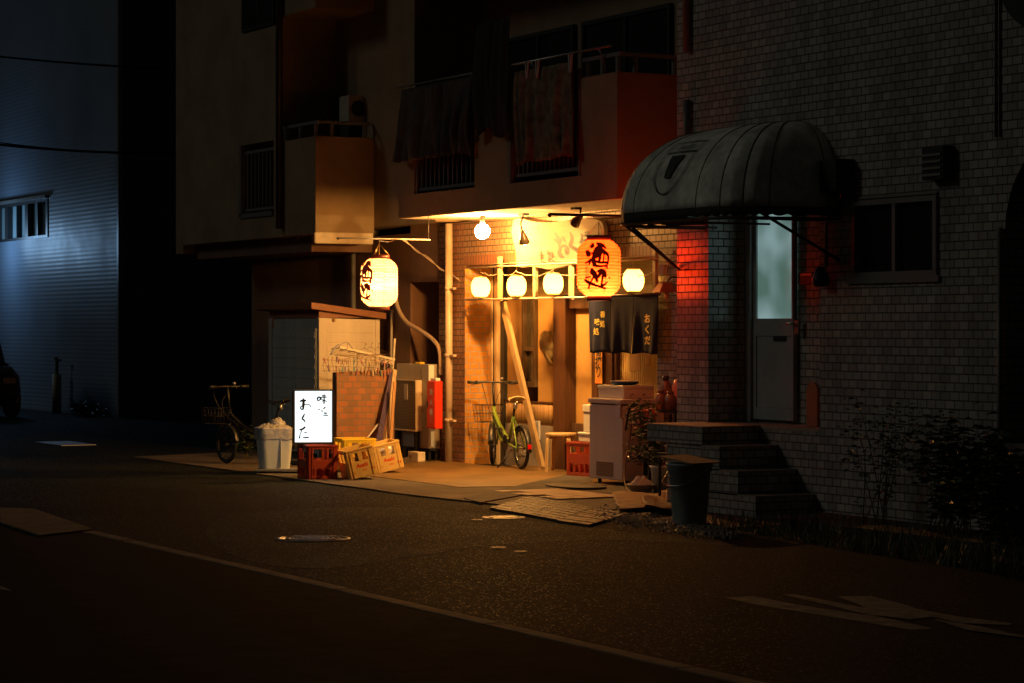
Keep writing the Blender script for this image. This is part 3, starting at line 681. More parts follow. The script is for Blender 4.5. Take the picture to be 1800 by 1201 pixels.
wallbox('outdoor_speaker', 'dark square case beside the near end of the domed awning', 'case', 1474, 341, 1503, 280, VR, 0.20, M_dark_metal, mount)
def slot(t, a, b, z0, z1):
    m = MB(); m.box(a + 0.03, b - 0.03, VD - 0.036, VD - 0.031, z0 + 0.08, z0 + 0.1); m.build('slot', M_alu, t)
wallbox('mail_box', 'black plate-like letter box on tiles right of the door', 'letter box', 1408, 501, 1436, 478, VD, 0.03, M_dark_metal, slot)
cl_ = A(1457, 490, VR); t = thing('wall_lamp', 'unlit wall lamp hanging from a conduit, right of the door recess', 'lamp', cl_)
m = MB(); m.tube([(cl_.x + 0.05, VR - 0.03, 2.62), (cl_.x, VR - 0.03, 2.5), (cl_.x, VR - 0.03, cl_.z + 0.1)], 0.016, 8); m.build('conduit', M_grey_metal, t)
m = MB(); m.lathe([(0.03, 0.10), (0.05, 0.06), (0.075, 0.0), (0.07, -0.06), (0.03, -0.07)], (cl_.x, VR - 0.085, cl_.z), 14); m.build('head', M_dark_metal, t)

# ------------------------------------------------------------------ lanterns
def paper(name, c, em, tr, boost):
    m, n, l, b = newmat(name); n.remove(b); out = n['Material Output']
    tl = n.new('ShaderNodeBsdfTranslucent'); tl.inputs[0].default_value = (*c, 1)
    df = n.new('ShaderNodeBsdfDiffuse'); df.inputs[0].default_value = (*[x * 0.8 for x in c], 1)
    mx = n.new('ShaderNodeMixShader'); mx.inputs[0].default_value = tr; l.new(df.outputs[0], mx.inputs[1]); l.new(tl.outputs[0], mx.inputs[2])
    e = n.new('ShaderNodeEmission'); e.inputs[0].default_value = (*em, 1); e.inputs[1].default_value = boost
    ad = n.new('ShaderNodeAddShader'); l.new(mx.outputs[0], ad.inputs[0]); l.new(e.outputs[0], ad.inputs[1]); l.new(ad.outputs[0], out.inputs['Surface'])
    return m
M_paper = paper('lantern paper', (0.95, 0.40, 0.11), (1.0, 0.030, 0.0015), 0.8, 5.0)
M_paper_hot = paper('overbright lantern paper', (1.0, 0.70, 0.42), (1.0, 0.20, 0.02), 0.8, 1.3)  # same lantern paper, its overexposed whiteness put into the colour
M_paper_s = paper('small lantern paper', (1.0, 0.75, 0.35), (1.0, 0.46, 0.08), 0.8, 4.0)
M_ink = emis('glowing ink', (0.10, 0.004, 0.001), 0.5)
M_inkred = emis('glowing red ink', (0.75, 0.10, 0.01), 0.7)
SAKE = [
 [(342, 235, 60), (342, 262, 84)], [(270, 362, 70), (290, 398, 100)], [(320, 385, 26), (365, 388, 30)],
 [(425, 222, 45), (480, 228, 62), (535, 262, 66), (572, 300, 30)],
 [(500, 250, 80), (440, 310, 90), (400, 380, 80), (385, 440, 70), (372, 520, 66), (400, 585, 60)],
 [(440, 320, 110), (450, 390, 130), (410, 430, 90)],
 [(500, 330, 80), (545, 370, 70), (590, 400, 55), (608, 450, 40), (603, 560, 30)],
 [(470, 400, 42), (475, 470, 46), (462, 530, 40)], [(540, 400, 26), (533, 470, 26), (528, 530, 26)],
 [(240, 548, 26), (300, 528, 40), (350, 490, 46), (400, 520, 46), (480, 542, 44), (600, 538, 34)],
 [(330, 500, 40), (310, 575, 26)], [(390, 592, 60), (470, 606, 40), (580, 600, 34)], [(586, 550, 30), (588, 640, 24)],
]
DOKORO = [
 [(350, 660, 50), (365, 705, 100), (400, 760, 80), (430, 850, 40), (434, 880, 14)],
 [(455, 690, 50), (500, 690, 90), (535, 725, 90), (560, 780, 46)], [(480, 730, 60), (450, 790, 40)],
 [(520, 770, 40), (508, 860, 30), (500, 930, 34)], [(385, 775, 34), (340, 868, 26)],
 [(330, 785, 26), (255, 800, 36)], [(238, 840, 36), (270, 860, 60), (320, 890, 60), (400, 925, 46), (480, 955, 36), (565, 986, 34)],
 [(505, 935, 50), (550, 915, 40), (590, 870, 18)], [(615, 790, 20), (630, 815, 22)], [(315, 925, 30), (285, 980, 30)],
]
def big_lantern(name, label, c, face, grp, pw=105.0, bz=-0.235, pm_=None):
    """c = centre of the body, face = azimuth the lettering looks to"""
    t = thing(name, label, 'lantern', c, grp)
    R, Hh = 0.207, 0.268; N = 88
    def rad(z):
        a = abs(z) / Hh; r = R * (1 - max(0, (a - 0.50) / 0.5) ** 2.4 * 0.46)
        return r
    def rz(z, ph=None): return rad(z) + 0.0035 * cos(z / Hh * pi * 17)
    m = MB(); N = 136
    m.lathe([(rz(-Hh + 2 * Hh * j / N), -Hh + 2 * Hh * j / N) for j in range(N + 1)], (0, 0, 0), 48)
    # open top and bottom: drop the two caps
    m.f = m.f[:-2]; m.mi = m.mi[:-2]; m.sm = m.sm[:-2]
    m.build('shade', pm_ or M_paper, t, world=False, fixn=False)
    # vertical guide threads glued to the paper
    m = MB()
    for k in range(8):
        a = face + radians(22.5) + k * pi / 4
        m.tube([((rz(z) + 0.001) * cos(a), (rz(z) + 0.001) * sin(a), z) for z in [-Hh + 2 * Hh * j / 68 for j in range(69)]], 0.0018, 4)
    m.build('thread', mat('orange thread', (0.7, 0.25, 0.04), 0.7), t, world=False)
    for s_ in (-1, 1):
        m = MB(); r_ = rad(Hh); m.lathe([(r_ - 0.012, -0.001), (r_ + 0.006, -0.001), (r_ + 0.006, 0.042), (r_ - 0.012, 0.042)], (0, 0, s_ * Hh - (0.0 if s_ > 0 else 0.042)), 32)
        m.f = m.f[:-2]; m.mi = m.mi[:-2]; m.sm = m.sm[:-2]
        m.build('hoop', mat('dark red lacquer', (0.09, 0.012, 0.006), 0.4), t, world=False, solid=0.002)
    def fn(side):
        def f(x, y, lift):
            z = (630 - y) / 480 * Hh; a = face + side + (x - 430) / 355 * 1.02
            r = rad(z) + 0.0045 + lift
            return Vector((r * cos(a), r * sin(a), z))
        return f
    for side in (0, pi):
        m = MB(); brush(m, SAKE + DOKORO, fn(side)); m.build('lettering', M_ink, t, world=False, fixn=False)
    m = MB(); rnd = random.Random(3)
    sm_ = []
    for k in range(9):
        y = 575 + k * 24
        sm_ += [[(235, y, 9), (262 + rnd.uniform(-8, 12), y + 4, 9), (285, y, 7)], [(245 + rnd.uniform(0, 30), y + 4, 8), (250 + rnd.uniform(0, 25), y + 18, 8)]]
    brush(m, sm_, fn(0)); m.build('seal_column', M_inkred, t, world=False, fixn=False)
    m = MB(); r_ = rad(Hh)
    for k in range(3):
        a = face + 0.5 + k * 2 * pi / 3; m.tube([(r_ * cos(a), r_ * sin(a), Hh + 0.04), (0, 0, Hh + 0.17)], 0.0025, 5)
    m.tube([(0, 0, Hh + 0.17), (0, 0, Hh + 0.21)], 0.003, 5); m.tube([(0, 0, -0.03), (0, 0, Hh + 0.17)], 0.004, 6)
    m.build('hanger', mat('brass wire', (0.5, 0.32, 0.12), 0.35, metal=0.9), t, world=False)
    m = MB(); m.sphere((0, 0, bz), 0.038, 16); m.build('bulb', emis('lantern bulb %d' % pw, (1.0, 0.62, 0.26), pw), t, world=False)
    return t
LANT_L = Vector((-25.25, 11.70, A(666, 497, 11.70).z))
LANT_L.x = AU(666.5, 11.70)
LANT_R = Vector((AU(1052.5, 11.8), 11.8, A(1052, 471.5, 11.8).z))
az = atan2(-LANT_R.y, -LANT_R.x)
big_lantern('paper_lantern', 'big orange paper lantern with black lettering facing the street, at the awning corner', LANT_R, az - 0.08, 'paper sake lanterns')
big_lantern('paper_lantern', 'big glowing lantern over the shed roof, its lettering turned away to the side', LANT_L, atan2(-LANT_L.y, -LANT_L.x) - radians(52), 'paper sake lanterns', 300.0, -0.02, M_paper_hot)

def small_lantern():
    t = thing('round_lantern', '', 'lantern', (0, 0, 0), 'round white lanterns in a row')
    m = MB(); N = 48
    prof = []
    for j in range(N + 1):
        a = -0.86 + 1.72 * j / N; z = 0.135 * sin(a * pi / 2 / 0.86 * 0.86) ; 
        r = 0.112 * (max(0.0, 1 - abs(sin(a * 1.30)) ** 2.3 * 0.86)) ** 0.5
        prof.append((r + 0.0014 * cos(j * pi), 0.125 * sin(a * 1.30)))
    m.lathe(prof, (0, 0, 0), 28); m.f = m.f[:-2]; m.mi = m.mi[:-2]; m.sm = m.sm[:-2]
    m.build('shade', M_paper_s, t, world=False, fixn=False)
    zt_ = prof[-1][1]; r_ = prof[-1][0]
    for s_ in (-1, 1):
        m = MB(); m.lathe([(r_, 0), (r_ + 0.003, 0), (r_ + 0.003, 0.012), (r_, 0.012)], (0, 0, zt_ if s_ > 0 else -zt_ - 0.012), 20); m.build('hoop', mat('brass hoop', (0.55, 0.36, 0.10), 0.35, metal=0.7), t, world=False)
    m = MB(); m.tube([(-0.03, 0, zt_), (0, 0, zt_ + 0.055), (0.03, 0, zt_)], 0.002, 5); m.tube([(0, 0, zt_ + 0.055), (0, 0, zt_ + 0.11)], 0.002, 5)
    m.tube([(0, 0, -zt_ - 0.012), (0, 0, -zt_ - 0.035)], 0.006, 6); m.build('hanger', MATS['brass wire'], t, world=False)
    m = MB(); m.sphere((0, 0, -0.02), 0.022, 12); m.build('bulb', emis('small bulb', (1.0, 0.62, 0.22), 160.0), t, world=False)
    return t
VLN = VS - 0.10
sl0 = small_lantern()
labs = ['amber round lantern at the far end, beside the drainpipe', 'round lantern second from the drainpipe, above the leaning plank', 'round lantern under the wavy signboard, left of the big orange lantern',
        'round lantern right behind the big orange lantern', 'round lantern above the noren curtain, beside the timber post']
for i, (px, py) in enumerate([(845, 505), (908, 503), (972.5, 499), (1041, 496), (1113.5, 493)]):
    o = sl0 if i == 0 else copy_tree(sl0)
    o.location = A(px, py, VLN); o['label'] = labs[i]
# timber/bamboo frame the lanterns hang on
lf_ = thing('timber_lattice', 'thin timber lattice frame across the tavern front', 'lattice', (-24, VLN, 2))
m = MB(); zt1 = A(845, 470, VLN).z; zb1 = A(900, 525.5, VLN).z
ul, ur2 = AU(818, VLN), AU(1157, VLN)
m.tube([(ul, VLN, zb1), (ur2, VLN, zb1)], 0.011, 8); m.build('lower_rail', mat('pale rail', (0.7, 0.62, 0.45), 0.4), lf_)
m = MB(); m.tube([(ul, VLN, zt1), (ur2, VLN, zt1)], 0.009, 8); m.tube([(ul, VLN, zt1 + 0.03), (ur2, VLN, zt1 + 0.03)], 0.004, 6); m.build('upper_rail', mat('pale rail', (0.7, 0.62, 0.45)), lf_)
for px in (879, 941, 1004, 1152):
    m = MB(); u = AU(px, VLN + 0.03); m.box(u - 0.028, u + 0.028, VLN + 0.012, VLN + 0.05, zb1 - 0.02, 2.45); m.build('upright', M_palewood, lf_)
m = MB()
for k, (pa, pb) in enumerate([(845, 880), (880, 908), (908, 972), (972, 1041), (1041, 1113), (1113, 1150)]):
    a = A(pa, 478, VLN - 0.012); b = A(pb, 476, VLN - 0.012)
    m.tube([a.lerp(b, t / 8) + Vector((0, 0, -0.05 * sin(pi * t / 8) + 0.03 * noise.noise(Vector((k, t * 0.7, 0))))) for t in range(9)], 0.004, 5)
m.build('wiring', mat('cream cable', (0.6, 0.5, 0.32), 0.5), lf_)

# ------------------------------------------------------------------ lamps under the balcony
bl = A(848, 407, 12.75)
t = thing('bare_bulb', 'blazing white bare bulb, widened by its bloom, under the balcony at the shop corner', 'lamp', bl)
m = MB(); m.sphere(bl, 0.085, 24); m.build('swollen_bulb', emis('globe lamp glow', (1.0, 0.44, 0.10), 1400.0), t)  # bare bulb enlarged; its bloom is put into the sphere size
m = MB(); m.tube([bl + Vector((0, 0, 0.08)), (bl.x, bl.y, ZS - 0.013)], 0.03, 12); m.build('holder', M_dark_metal, t)
# clip lamps over the signboard
def clip_lamp(p, aim, label, pw=320.0, spot=0):
    t = thing('sign_lamp', label, 'lamp', p, 'lamps over the signboard'); aim = Vector(aim).normalized()
    q = aim.to_track_quat('Z', 'Y').to_matrix().to_4x4()
    m = MB(); m.lathe([(0.018, -0.10), (0.03, -0.06), (0.045, -0.02), (0.062, 0.04), (0.058, 0.038), (0.04, -0.02)], p, 18, M=q); m.build('shade', mat('lamp shade', (0.10, 0.06, 0.03), 0.4, metal=0.4), t, fixn=False)
    m = MB(); m.sphere(p + aim * 0.03, 0.040, 14); m.build('bulb', emis('sign bulb %d' % pw, (1.0, 0.60, 0.28), pw), t)
    m = MB(); m.tube([p - aim * 0.08, p - aim * 0.12 + Vector((0.0, -0.02, 0.06)), (p.x, p.y, ZS - 0.012)], 0.010, 8); m.box(p.x - 0.05, p.x + 0.05, p.y - 0.04, p.y + 0.04, ZS - 0.035, ZS - 0.0125); m.build('arm', M_dark_metal, t)
    if spot: light('SPOT', 'floodlight', p + aim * 0.075, spot, (1.0, 0.56, 0.17), 0.03, (-aim).to_track_quat('Z', 'Y').to_euler(), spot_size=radians(125), spot_blend=0.6)
    return t
clip_lamp(A(1013, 389, VS - 0.55), (-0.80, -0.16, -0.58), 'shaded floodlight near the black pole, aimed down along the shop front', 22.0, 540)
clip_lamp(A(921, 421, VS - 0.40), (-0.3, 0.35, -0.88), 'shaded lamp glaring before the far end of the signboard', 55.0)

# black pole that carries the right lantern, white tube that carries the left one
def pole(name, label, U, v0, v1, z, r, mt, drop=0.0):
    t = thing(name, label, 'pole', (U, v0, z)); m = MB(); m.tube([(U, v0, z), (U, v1, z)], r, 10); m.build('tube', mt, t)
    m = MB(); m.tube([(U, v0 + 0.01, z - r * 1.4), (U, v0 - 0.012, z)], r * 1.15, 10)
    m.tube([(U, v1 - 0.02, z), (U, v1 - 0.02, ZS - 0.0125)], 0.004, 5); m.build('bracket', M_dark_metal, t); return t
zpR = LANT_R.z + 0.268 + 0.235; pole('lantern_pole', 'black pole under the soffit carrying the orange lantern', LANT_R.x, BV(966, LANT_R.x), VS, zpR, 0.014, M_dark_metal)
zpL = A(666, 420, LANT_L.y).z
pole('lantern_pole', 'white tube hung from the balcony carrying the lantern over the shed', LANT_L.x, BV(594, LANT_L.x), BV(756, LANT_L.x), zpL, 0.009, mat('white tube', (0.34, 0.31, 0.26), 0.5))
t = thing('lantern_wire', 'wire looping from the white tube over to the drainpipe', 'wire', (LANT_L.x, LANT_L.y, zpL)); m = MB()
pts = [Vector((LANT_L.x, LANT_L.y, LANT_L.z + 0.47)), Vector((LANT_L.x, LANT_L.y + 0.12, zpL - 0.03)), B(705, 421, LANT_L.x), A(740, 446, 12.9), A(780, 476, VS - 0.1), A(806, 490, VS - 0.02)]
m.tube(catmull(pts, 6), 0.006, 6); m.tube([p + Vector((0.01, 0, 0.02 * sin(i))) for i, p in enumerate(catmull(pts[2:], 6))], 0.005, 6); m.build('cable', mat('grey cable', (0.30, 0.24, 0.18), 0.5), t)

# ------------------------------------------------------------------ wavy signboard
def P_s(px, py, d=0.0): return A(px, py, VS - 0.10 - d)
out = [(903, 386), (914, 384), (935, 389), (962, 391), (990, 388), (1020, 384), (1056, 389), (1062, 420), (1058, 463), (1030, 464), (1005, 465), (985, 470), (965, 474), (948, 471), (930, 469), (910, 468), (906, 440), (899, 410)]
oc = [P_s(*p) for p in out]; cc = catmull(oc + [oc[0]], 5)[:-1]
sg = thing('signboard', 'wavy-edged natural timber signboard with brushed lettering over the tavern front', 'sign', P_s(980, 430))
m = MB(); m.prism([(p.x, p.z) for p in cc], 'y', VS - 0.10, VS - 0.05)
m.build('board', wood('signboard timber', (0.32, 0.25, 0.16), (0.24, 0.18, 0.11), 0.85, axis=0, sc=0.5), sg, bevel=0.004)
def fs_(x, y, lift):                                 # zoom px of the crop 890..1060 x 370..480 at 10.59x
    p = A(890 + x / 10.59, 370 + y / 10.59, VS - 0.1015); p.y -= lift; return p
OKUDA_S = [
 [(905, 425, 18), (945, 490, 36), (990, 560, 60), (985, 640, 34), (1000, 720, 40), (985, 780, 50), (1020, 850, 50), (1060, 870, 26)],
 [(895, 540, 26), (950, 570, 44), (990, 590, 34)], [(1010, 690, 26), (1080, 660, 34), (1140, 710, 46), (1140, 800, 44), (1110, 780, 24), (1095, 730, 18)], [(1045, 500, 24), (1080, 550, 34), (1100, 585, 18)],
 [(1190, 410, 14), (1225, 500, 38), (1215, 580, 44), (1195, 650, 44), (1240, 690, 46), (1310, 735, 44), (1345, 790, 30)],
 [(1400, 440, 20), (1415, 510, 34), (1400, 580, 46), (1375, 600, 20)], [(1440, 470, 24), (1500, 470, 30)], [(1480, 410, 26), (1500, 470, 22)], [(1515, 400, 26), (1545, 470, 26)], [(1440, 560, 20), (1520, 545, 34)],
 [(650, 760, 14), (652, 900, 14)], [(620, 840, 12), (700, 830, 14)], [(655, 830, 12), (690, 900, 12)], [(650, 940, 14), (710, 960, 16)],
 [(770, 750, 14), (790, 820, 18), (820, 800, 18)], [(800, 860, 14), (800, 940, 16)], [(840, 770, 16), (860, 850, 18), (890, 860, 10)], [(810, 905, 18), (870, 930, 18), (925, 965, 16)], [(830, 880, 14), (850, 800, 12)],
]
m = MB(); brush(m, [[(x, y, w * 1.3 + 4) for x, y, w in st_] for st_ in OKUDA_S], fs_, step=0.0006); m.build('lettering', mat('faded ink', (0.02, 0.014, 0.012), 0.7), sg, fixn=False)
m = MB(); brush(m, [[(560, 340, 16), (610, 330, 20)], [(600, 300, 14), (590, 400, 16)], [(560, 400, 14), (650, 400, 16)], [(640, 350, 14), (645, 450, 14)], [(590, 440, 12), (690, 500, 14)]], fs_, step=0.0006); m.build('seal', mat('red seal ink', (0.6, 0.14, 0.05), 0.6), sg, fixn=False)

# ------------------------------------------------------------------ noren curtain
VN = VS - 0.12
nr = thing('noren_curtain', 'dark navy split noren curtain with gold lettering, over the tavern door', 'curtain', A(1095, 520, VN))
n0, n1 = AU(1035, VN), AU(1157, VN); nzt = 1.965; nzb = A(1095, 621, VN).z
M_noren = mat('indigo cloth', (0.016, 0.018, 0.042), 0.9, spec=0.15, var=0.2, scale=6, bump=0.5, bscale=300)
k = 3; pw = (n1 - n0) / k
def cloth_y(u, h):                                  # h 0 top .. 1 bottom
    return VN + (0.018 * sin((u - n0) * 17 + 1.1) + 0.012 * sin((u - n0) * 31)) * h ** 1.2 - 0.01 * h
for i in range(k):
    a = n0 + i * pw; b = a + pw
    def fn(s, t, a=a, b=b):
        u = a + (b - a) * s; g = 0.010 * max(0, t - 0.18)
        u = u + (g if s < 0.5 else -g) * abs(2 * s - 1); return Vector((u, cloth_y(u, t) + 0.001 * i, nzt - (nzt - nzb) * t - 0.008 * sin(s * 7 + i) * t))
    m = MB(); m.grid(fn, 30, 18); m.build('panel', M_noren, nr, solid=0.002, fixn=False)
m = MB(); m.tube([(n0 - 0.05, VN, nzt + 0.008), (n1 + 0.04, VN, nzt + 0.008)], 0.011, 8); m.build('rod', M_brownwood, nr)
def fno(x, y, lift=0):                              # zoom crop 1020..1170 x 510..630 at 10.007x
    p = A(1020 + x / 10.007, 510 + y / 10.007, VN); h = (nzt - p.z) / (nzt - nzb); p.y = cloth_y(p.x, max(0, min(1, h))) - 0.004 - lift; return p
m = MB()
for ch, (x, y), s in (('香', (405, 435), 120), ('処', (402, 605), 125), ('味', (315, 570), 125), ('処', (305, 738), 130)):
    text(m, ch, lambda a, b, x=x, y=y, s=s: fno(x + a * s * 0.72, y - b * s), 1.0, bold=0.018)
for ch, (x, y), s in (('お', (1190, 515), 165), ('く', (1190, 705), 165), ('だ', (1200, 895), 165)):
    text(m, ch, lambda a, b, x=x, y=y, s=s: fno(x + a * s * 0.68, y - b * s), 1.0, bold=0.040)
m.build('lettering', mat('gold print', (0.98, 0.68, 0.12), 0.5), nr, fixn=False)
# ------------------------------------------------------------------ storage shed
s0v = 12.38; su1 = AU(560, s0v) ; su0 = AU(474, s0v); sv1 = BV(667, su1)
hz0 = A(560, 559, s0v).z
sh_ = thing('storage_shed', 'grey louvred storage shed with a brown sloping roof beside the low brick wall', 'shed', (su1, s0v, 0))
M_shed = mat('shed enamel', (0.42, 0.44, 0.40), 0.5, var=0.25, scale=4, streak=True)
M_shed_lit_side = mat('lamp-lit shed enamel', (0.70, 0.60, 0.46), 0.5, var=0.2, scale=4, streak=True)  # same enamel; lamplight falling on this side is put into the colour
m = MB(); m.box(su0, su1 - 0.012, s0v + 0.02, sv1, 0.05, hz0); m.box(su0 - 0.02, su0 + 0.09, s0v - 0.01, s0v + 0.1, 0.0, hz0); m.box(su1 - 0.05, su1 - 0.001, s0v, s0v + 0.05, 0, hz0); m.build('body', M_shed, sh_, bevel=0.004)
dm = (su0 + su1) / 2 + 0.12
for i, (a, b) in enumerate(((su0 + 0.10, dm - 0.01), (dm + 0.01, su1 - 0.06))):
    m = MB(); v = s0v - 0.012 * (i) ; m.box(a, b, v, s0v + 0.019, 0.12, hz0 - 0.13)
    z = 0.22
    while z < hz0 - 0.2:
        m.prism([(v - 0.0005, z), (v - 0.007, z + 0.004), (v - 0.007, z + 0.012), (v - 0.0005, z + 0.10)], 'x', a + 0.03, b - 0.03); z += 0.128
    m.build('door', M_shed, sh_)
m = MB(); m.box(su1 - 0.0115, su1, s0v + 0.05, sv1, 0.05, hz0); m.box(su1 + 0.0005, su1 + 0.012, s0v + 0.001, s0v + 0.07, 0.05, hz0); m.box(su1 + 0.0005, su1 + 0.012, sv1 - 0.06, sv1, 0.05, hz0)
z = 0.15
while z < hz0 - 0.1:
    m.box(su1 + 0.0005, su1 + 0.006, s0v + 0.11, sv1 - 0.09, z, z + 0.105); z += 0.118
m.build('side_panel', M_shed_lit_side, sh_, bevel=0.0025)
m = MB(); zf_ = A(560, 531, s0v - 0.1).z; rl = B(666, 556, su1 + 0.08).z
for (ua, ub) in ((su0 - 0.16, su1 + 0.10),):
    m.prism([(s0v - 0.14, zf_ - 0.085), (s0v - 0.14, zf_), (sv1 + 0.05, rl + 0.04), (sv1 + 0.05, rl - 0.04)], 'x', ua, ub)
m.build('roof', mat('brown roof enamel', (0.26, 0.095, 0.035), 0.5, var=0.2), sh_, bevel=0.006)
m = MB(); m.prism([(s0v, hz0 + 0.002), (s0v, zf_ - 0.088), (sv1, rl - 0.044), (sv1, hz0 + 0.002)], 'x', su0, su1 + 0.012); m.build('fascia', mat('brown fascia', (0.28, 0.11, 0.05), 0.5), sh_)
m = MB(); q = B(586, 563, su1)
m.lathe([(0.022, 0), (0.018, 0.014), (0.008, 0.02)], (su1 + 0.012, q.y, q.z), 12, M=Matrix.Rotation(pi / 2, 4, 'Y')); m.build('vent_cap', mat('rusty brass', (0.42, 0.22, 0.06), 0.5, metal=0.4), sh_)

# ------------------------------------------------------------------ low brick wall
bu = -27.30; bv0 = BV(592, bu); bv1 = BV(693, bu); bz = B(600, 655, bu).z
lw = thing('low_brick_wall', 'shoulder-high orange brick garden wall between the shed and the metal cabinet', 'wall', (bu, bv0, 0))
m = MB(); m.prism([(bv0 , 0), (bv0, bz), (bv1, bz + 0.03), (bv1, 0)], 'x', bu - 0.13, bu); m.build('brickwork', M_low_brick, lw)

# ------------------------------------------------------------------ beer crates
def crate(name, label, mt, W_=0.44, D_=0.36, H_=0.31, style=0, grp=None):
    t = thing(name, label, 'crate', (0, 0, 0), grp); m = MB(); T = 0.012
    def side(M, w):
        def bx(a, b, c, d, y0=-T, y1=0.0): m.box(a, b, y0, y1, c, d, M=M)
        h = w / 2
        bx(-h, -h + 0.045, 0, H_); bx(h - 0.045, h, 0, H_)
        bx(-h + 0.0451, h - 0.0451, 0, 0.035); bx(-h + 0.0451, h - 0.0451, H_ - 0.045, H_)
        if style == 0:      # tall openings above and below a solid belt
            bx(-h + 0.0451, h - 0.0451, 0.115, 0.205)
            for k in (-1, 0, 1):
                bx(k * 0.085 - 0.012, k * 0.085 + 0.012, 0.0351, 0.1149)
            bx(-0.014, 0.014, 0.2051, H_ - 0.0451)
        elif style == 1:               # solid lower half, two hand openings on top
            bx(-h + 0.0451, h - 0.0451, 0.035, 0.175); bx(-0.020, 0.020, 0.1751, H_ - 0.0451)
            bx(-h + 0.0451, -h + 0.065, 0.1751, H_ - 0.0451); bx(h - 0.065, h - 0.0451, 0.1751, H_ - 0.0451)
        bx(-h - 0.004, h + 0.004, H_ - 0.02, H_ - 0.004, -T - 0.006, -T - 0.0002)
        bx(-h + 0.03, -h + 0.042, 0.005, H_ - 0.03, -T - 0.006, -T - 0.0002); bx(h - 0.042, h - 0.03, 0.005, H_ - 0.03, -T - 0.006, -T - 0.0002)
    for a, w, d in ((0, W_, D_), (pi, W_, D_), (pi / 2, D_, W_), (-pi / 2, D_, W_)):
        side(Matrix.Rotation(a, 4, 'Z') @ Matrix.Translation((0, -d / 2 + 0.0, 0)), w - 0.001)
    m.box(-W_ / 2 + T, W_ / 2 - T, -D_ / 2 + T, D_ / 2 - T, 0.008, 0.016)
    m.build('shell', mt, t, world=False, bevel=0.002)
    m = MB()
    for i in range(1, 5): x = -W_ / 2 + W_ * i / 5; m.box(x - 0.002, x + 0.002, -D_ / 2 + T, D_ / 2 - T, 0.017, 0.10)
    for i in range(1, 4): y = -D_ / 2 + D_ * i / 4; m.box(-W_ / 2 + T, W_ / 2 - T, y - 0.002, y + 0.002, 0.0175, 0.098)
    m.build('divider', mt, t, world=False)
    return t
M_redc = mat('red crate plastic', (0.42, 0.055, 0.022), 0.42, var=0.2); M_yelc = mat('yellow crate plastic', (0.84, 0.54, 0.16), 0.42, var=0.12)
M_yel2 = mat('bright yellow plastic', (0.80, 0.52, 0.02), 0.4, var=0.1); M_redprint = mat('red print', (0.85, 0.06, 0.015), 0.5)
rc = crate('beer_crate', 'dark red beer crate carrying the white illuminated sign', M_redc, W_=0.31, D_=0.42, H_=0.365, grp='beer crates')
q0 = G(545, 842, 0.016); q1 = G(592, 842, 0.016)
yaw = radians(82); rc.rotation_euler = (0, 0, yaw); W2 = 0.44
fr_ = Vector((cos(yaw), sin(yaw), 0)); bk = Vector((-sin(yaw), cos(yaw), 0))
rc.location = q1 - fr_ * 0.155 + bk * 0.21; rc.location.z = 0.016
rc2 = crate('beer_crate', 'orange-red beer crate tucked between the wooden stool and the chest freezer', M_redc, W_=0.42, D_=0.30, grp='beer crates')
q = G(1020, 838, 0.022); rc2.location = q + Vector((-0.06, 0.16, 0)); rc2.rotation_euler = (0, 0, radians(12)); rc2.scale = (1, 1, 1.2)
def beer_marks(t, D_, W_):
    def f(x, y, s, cx, cy):
        return lambda a, b: Vector((cx + (a + b * 0.22) * s, -D_ / 2 - 0.0125 - 0.001, cy + b * s))
    m = MB(); text(m, 'Asahi', f(0, 0, 0.058, -0.0, 0.125), 1.0, bold=0.03); text(m, 'BEER', lambda a, b: Vector((0.02 + a * 0.026, -D_ / 2 - 0.0135, 0.068 + b * 0.026)), 1.0)
    text(m, 'K', lambda a, b: Vector((-0.10 + a * 0.04, -D_ / 2 - 0.0135, 0.062 + b * 0.04)), 1.0, bold=0.02)
    m.lathe([(0.017, 0), (0.020, 0)], (0.11, -D_ / 2 - 0.0135, 0.072), 16, M=Matrix.Rotation(pi / 2, 4, 'X')); text(m, '88', lambda a, b: Vector((0.11 + a * 0.02, -D_ / 2 - 0.0137, 0.072 + b * 0.02)), 1.0)
    m.build('print', M_redprint, t, world=False, fixn=False)
def place_tilted(t, px, py, yaw, roll, w):
    """front lower near corner stands on the ground at the pixel; crate rolled about its front normal"""
    p = G(px, py, 0.016)
    R_ = Matrix.Rotation(yaw, 4, 'Z') @ Matrix.Rotation(roll, 4, 'Y')
    t.rotation_euler = R_.to_euler()
    t.location = p - (R_ @ Vector((-w / 2, -0.19, 0)))
y1c = crate('beer_crate', 'yellow beer crate leaning beside the red crate, printed in red', M_yelc, W_=0.29, D_=0.38, style=1, grp='beer crates'); beer_marks(y1c, 0.38, 0.29)
y2c = crate('beer_crate', 'yellow beer crate nearest the metal cabinet, a white object inside', M_yelc, W_=0.29, D_=0.38, style=1, grp='beer crates'); beer_marks(y2c, 0.38, 0.29)
place_tilted(y1c, 618, 843.5, radians(80), radians(-13), 0.29); place_tilted(y2c, 666, 832.5, radians(80), radians(-13), 0.29)
y3c = crate('plastic_crate', 'bright yellow plastic crate behind the two leaning yellow crates', M_yel2, W_=0.36, D_=0.42, H_=0.37, style=1)
p = G(634, 829, 0.017); y3c.location = p + Vector((-0.16, 0.0, 0.0)); y3c.rotation_euler = (0, 0, radians(80))
wd = thing('ramp_board', 'dark wedge-shaped board propping up the tilted yellow crates', 'board', G(650, 836, 0.016))
m = MB(); pa = G(622, 842, 0.017); pb = G(706, 819, 0.017); bkv = Vector((-0.5, 0.35, 0))
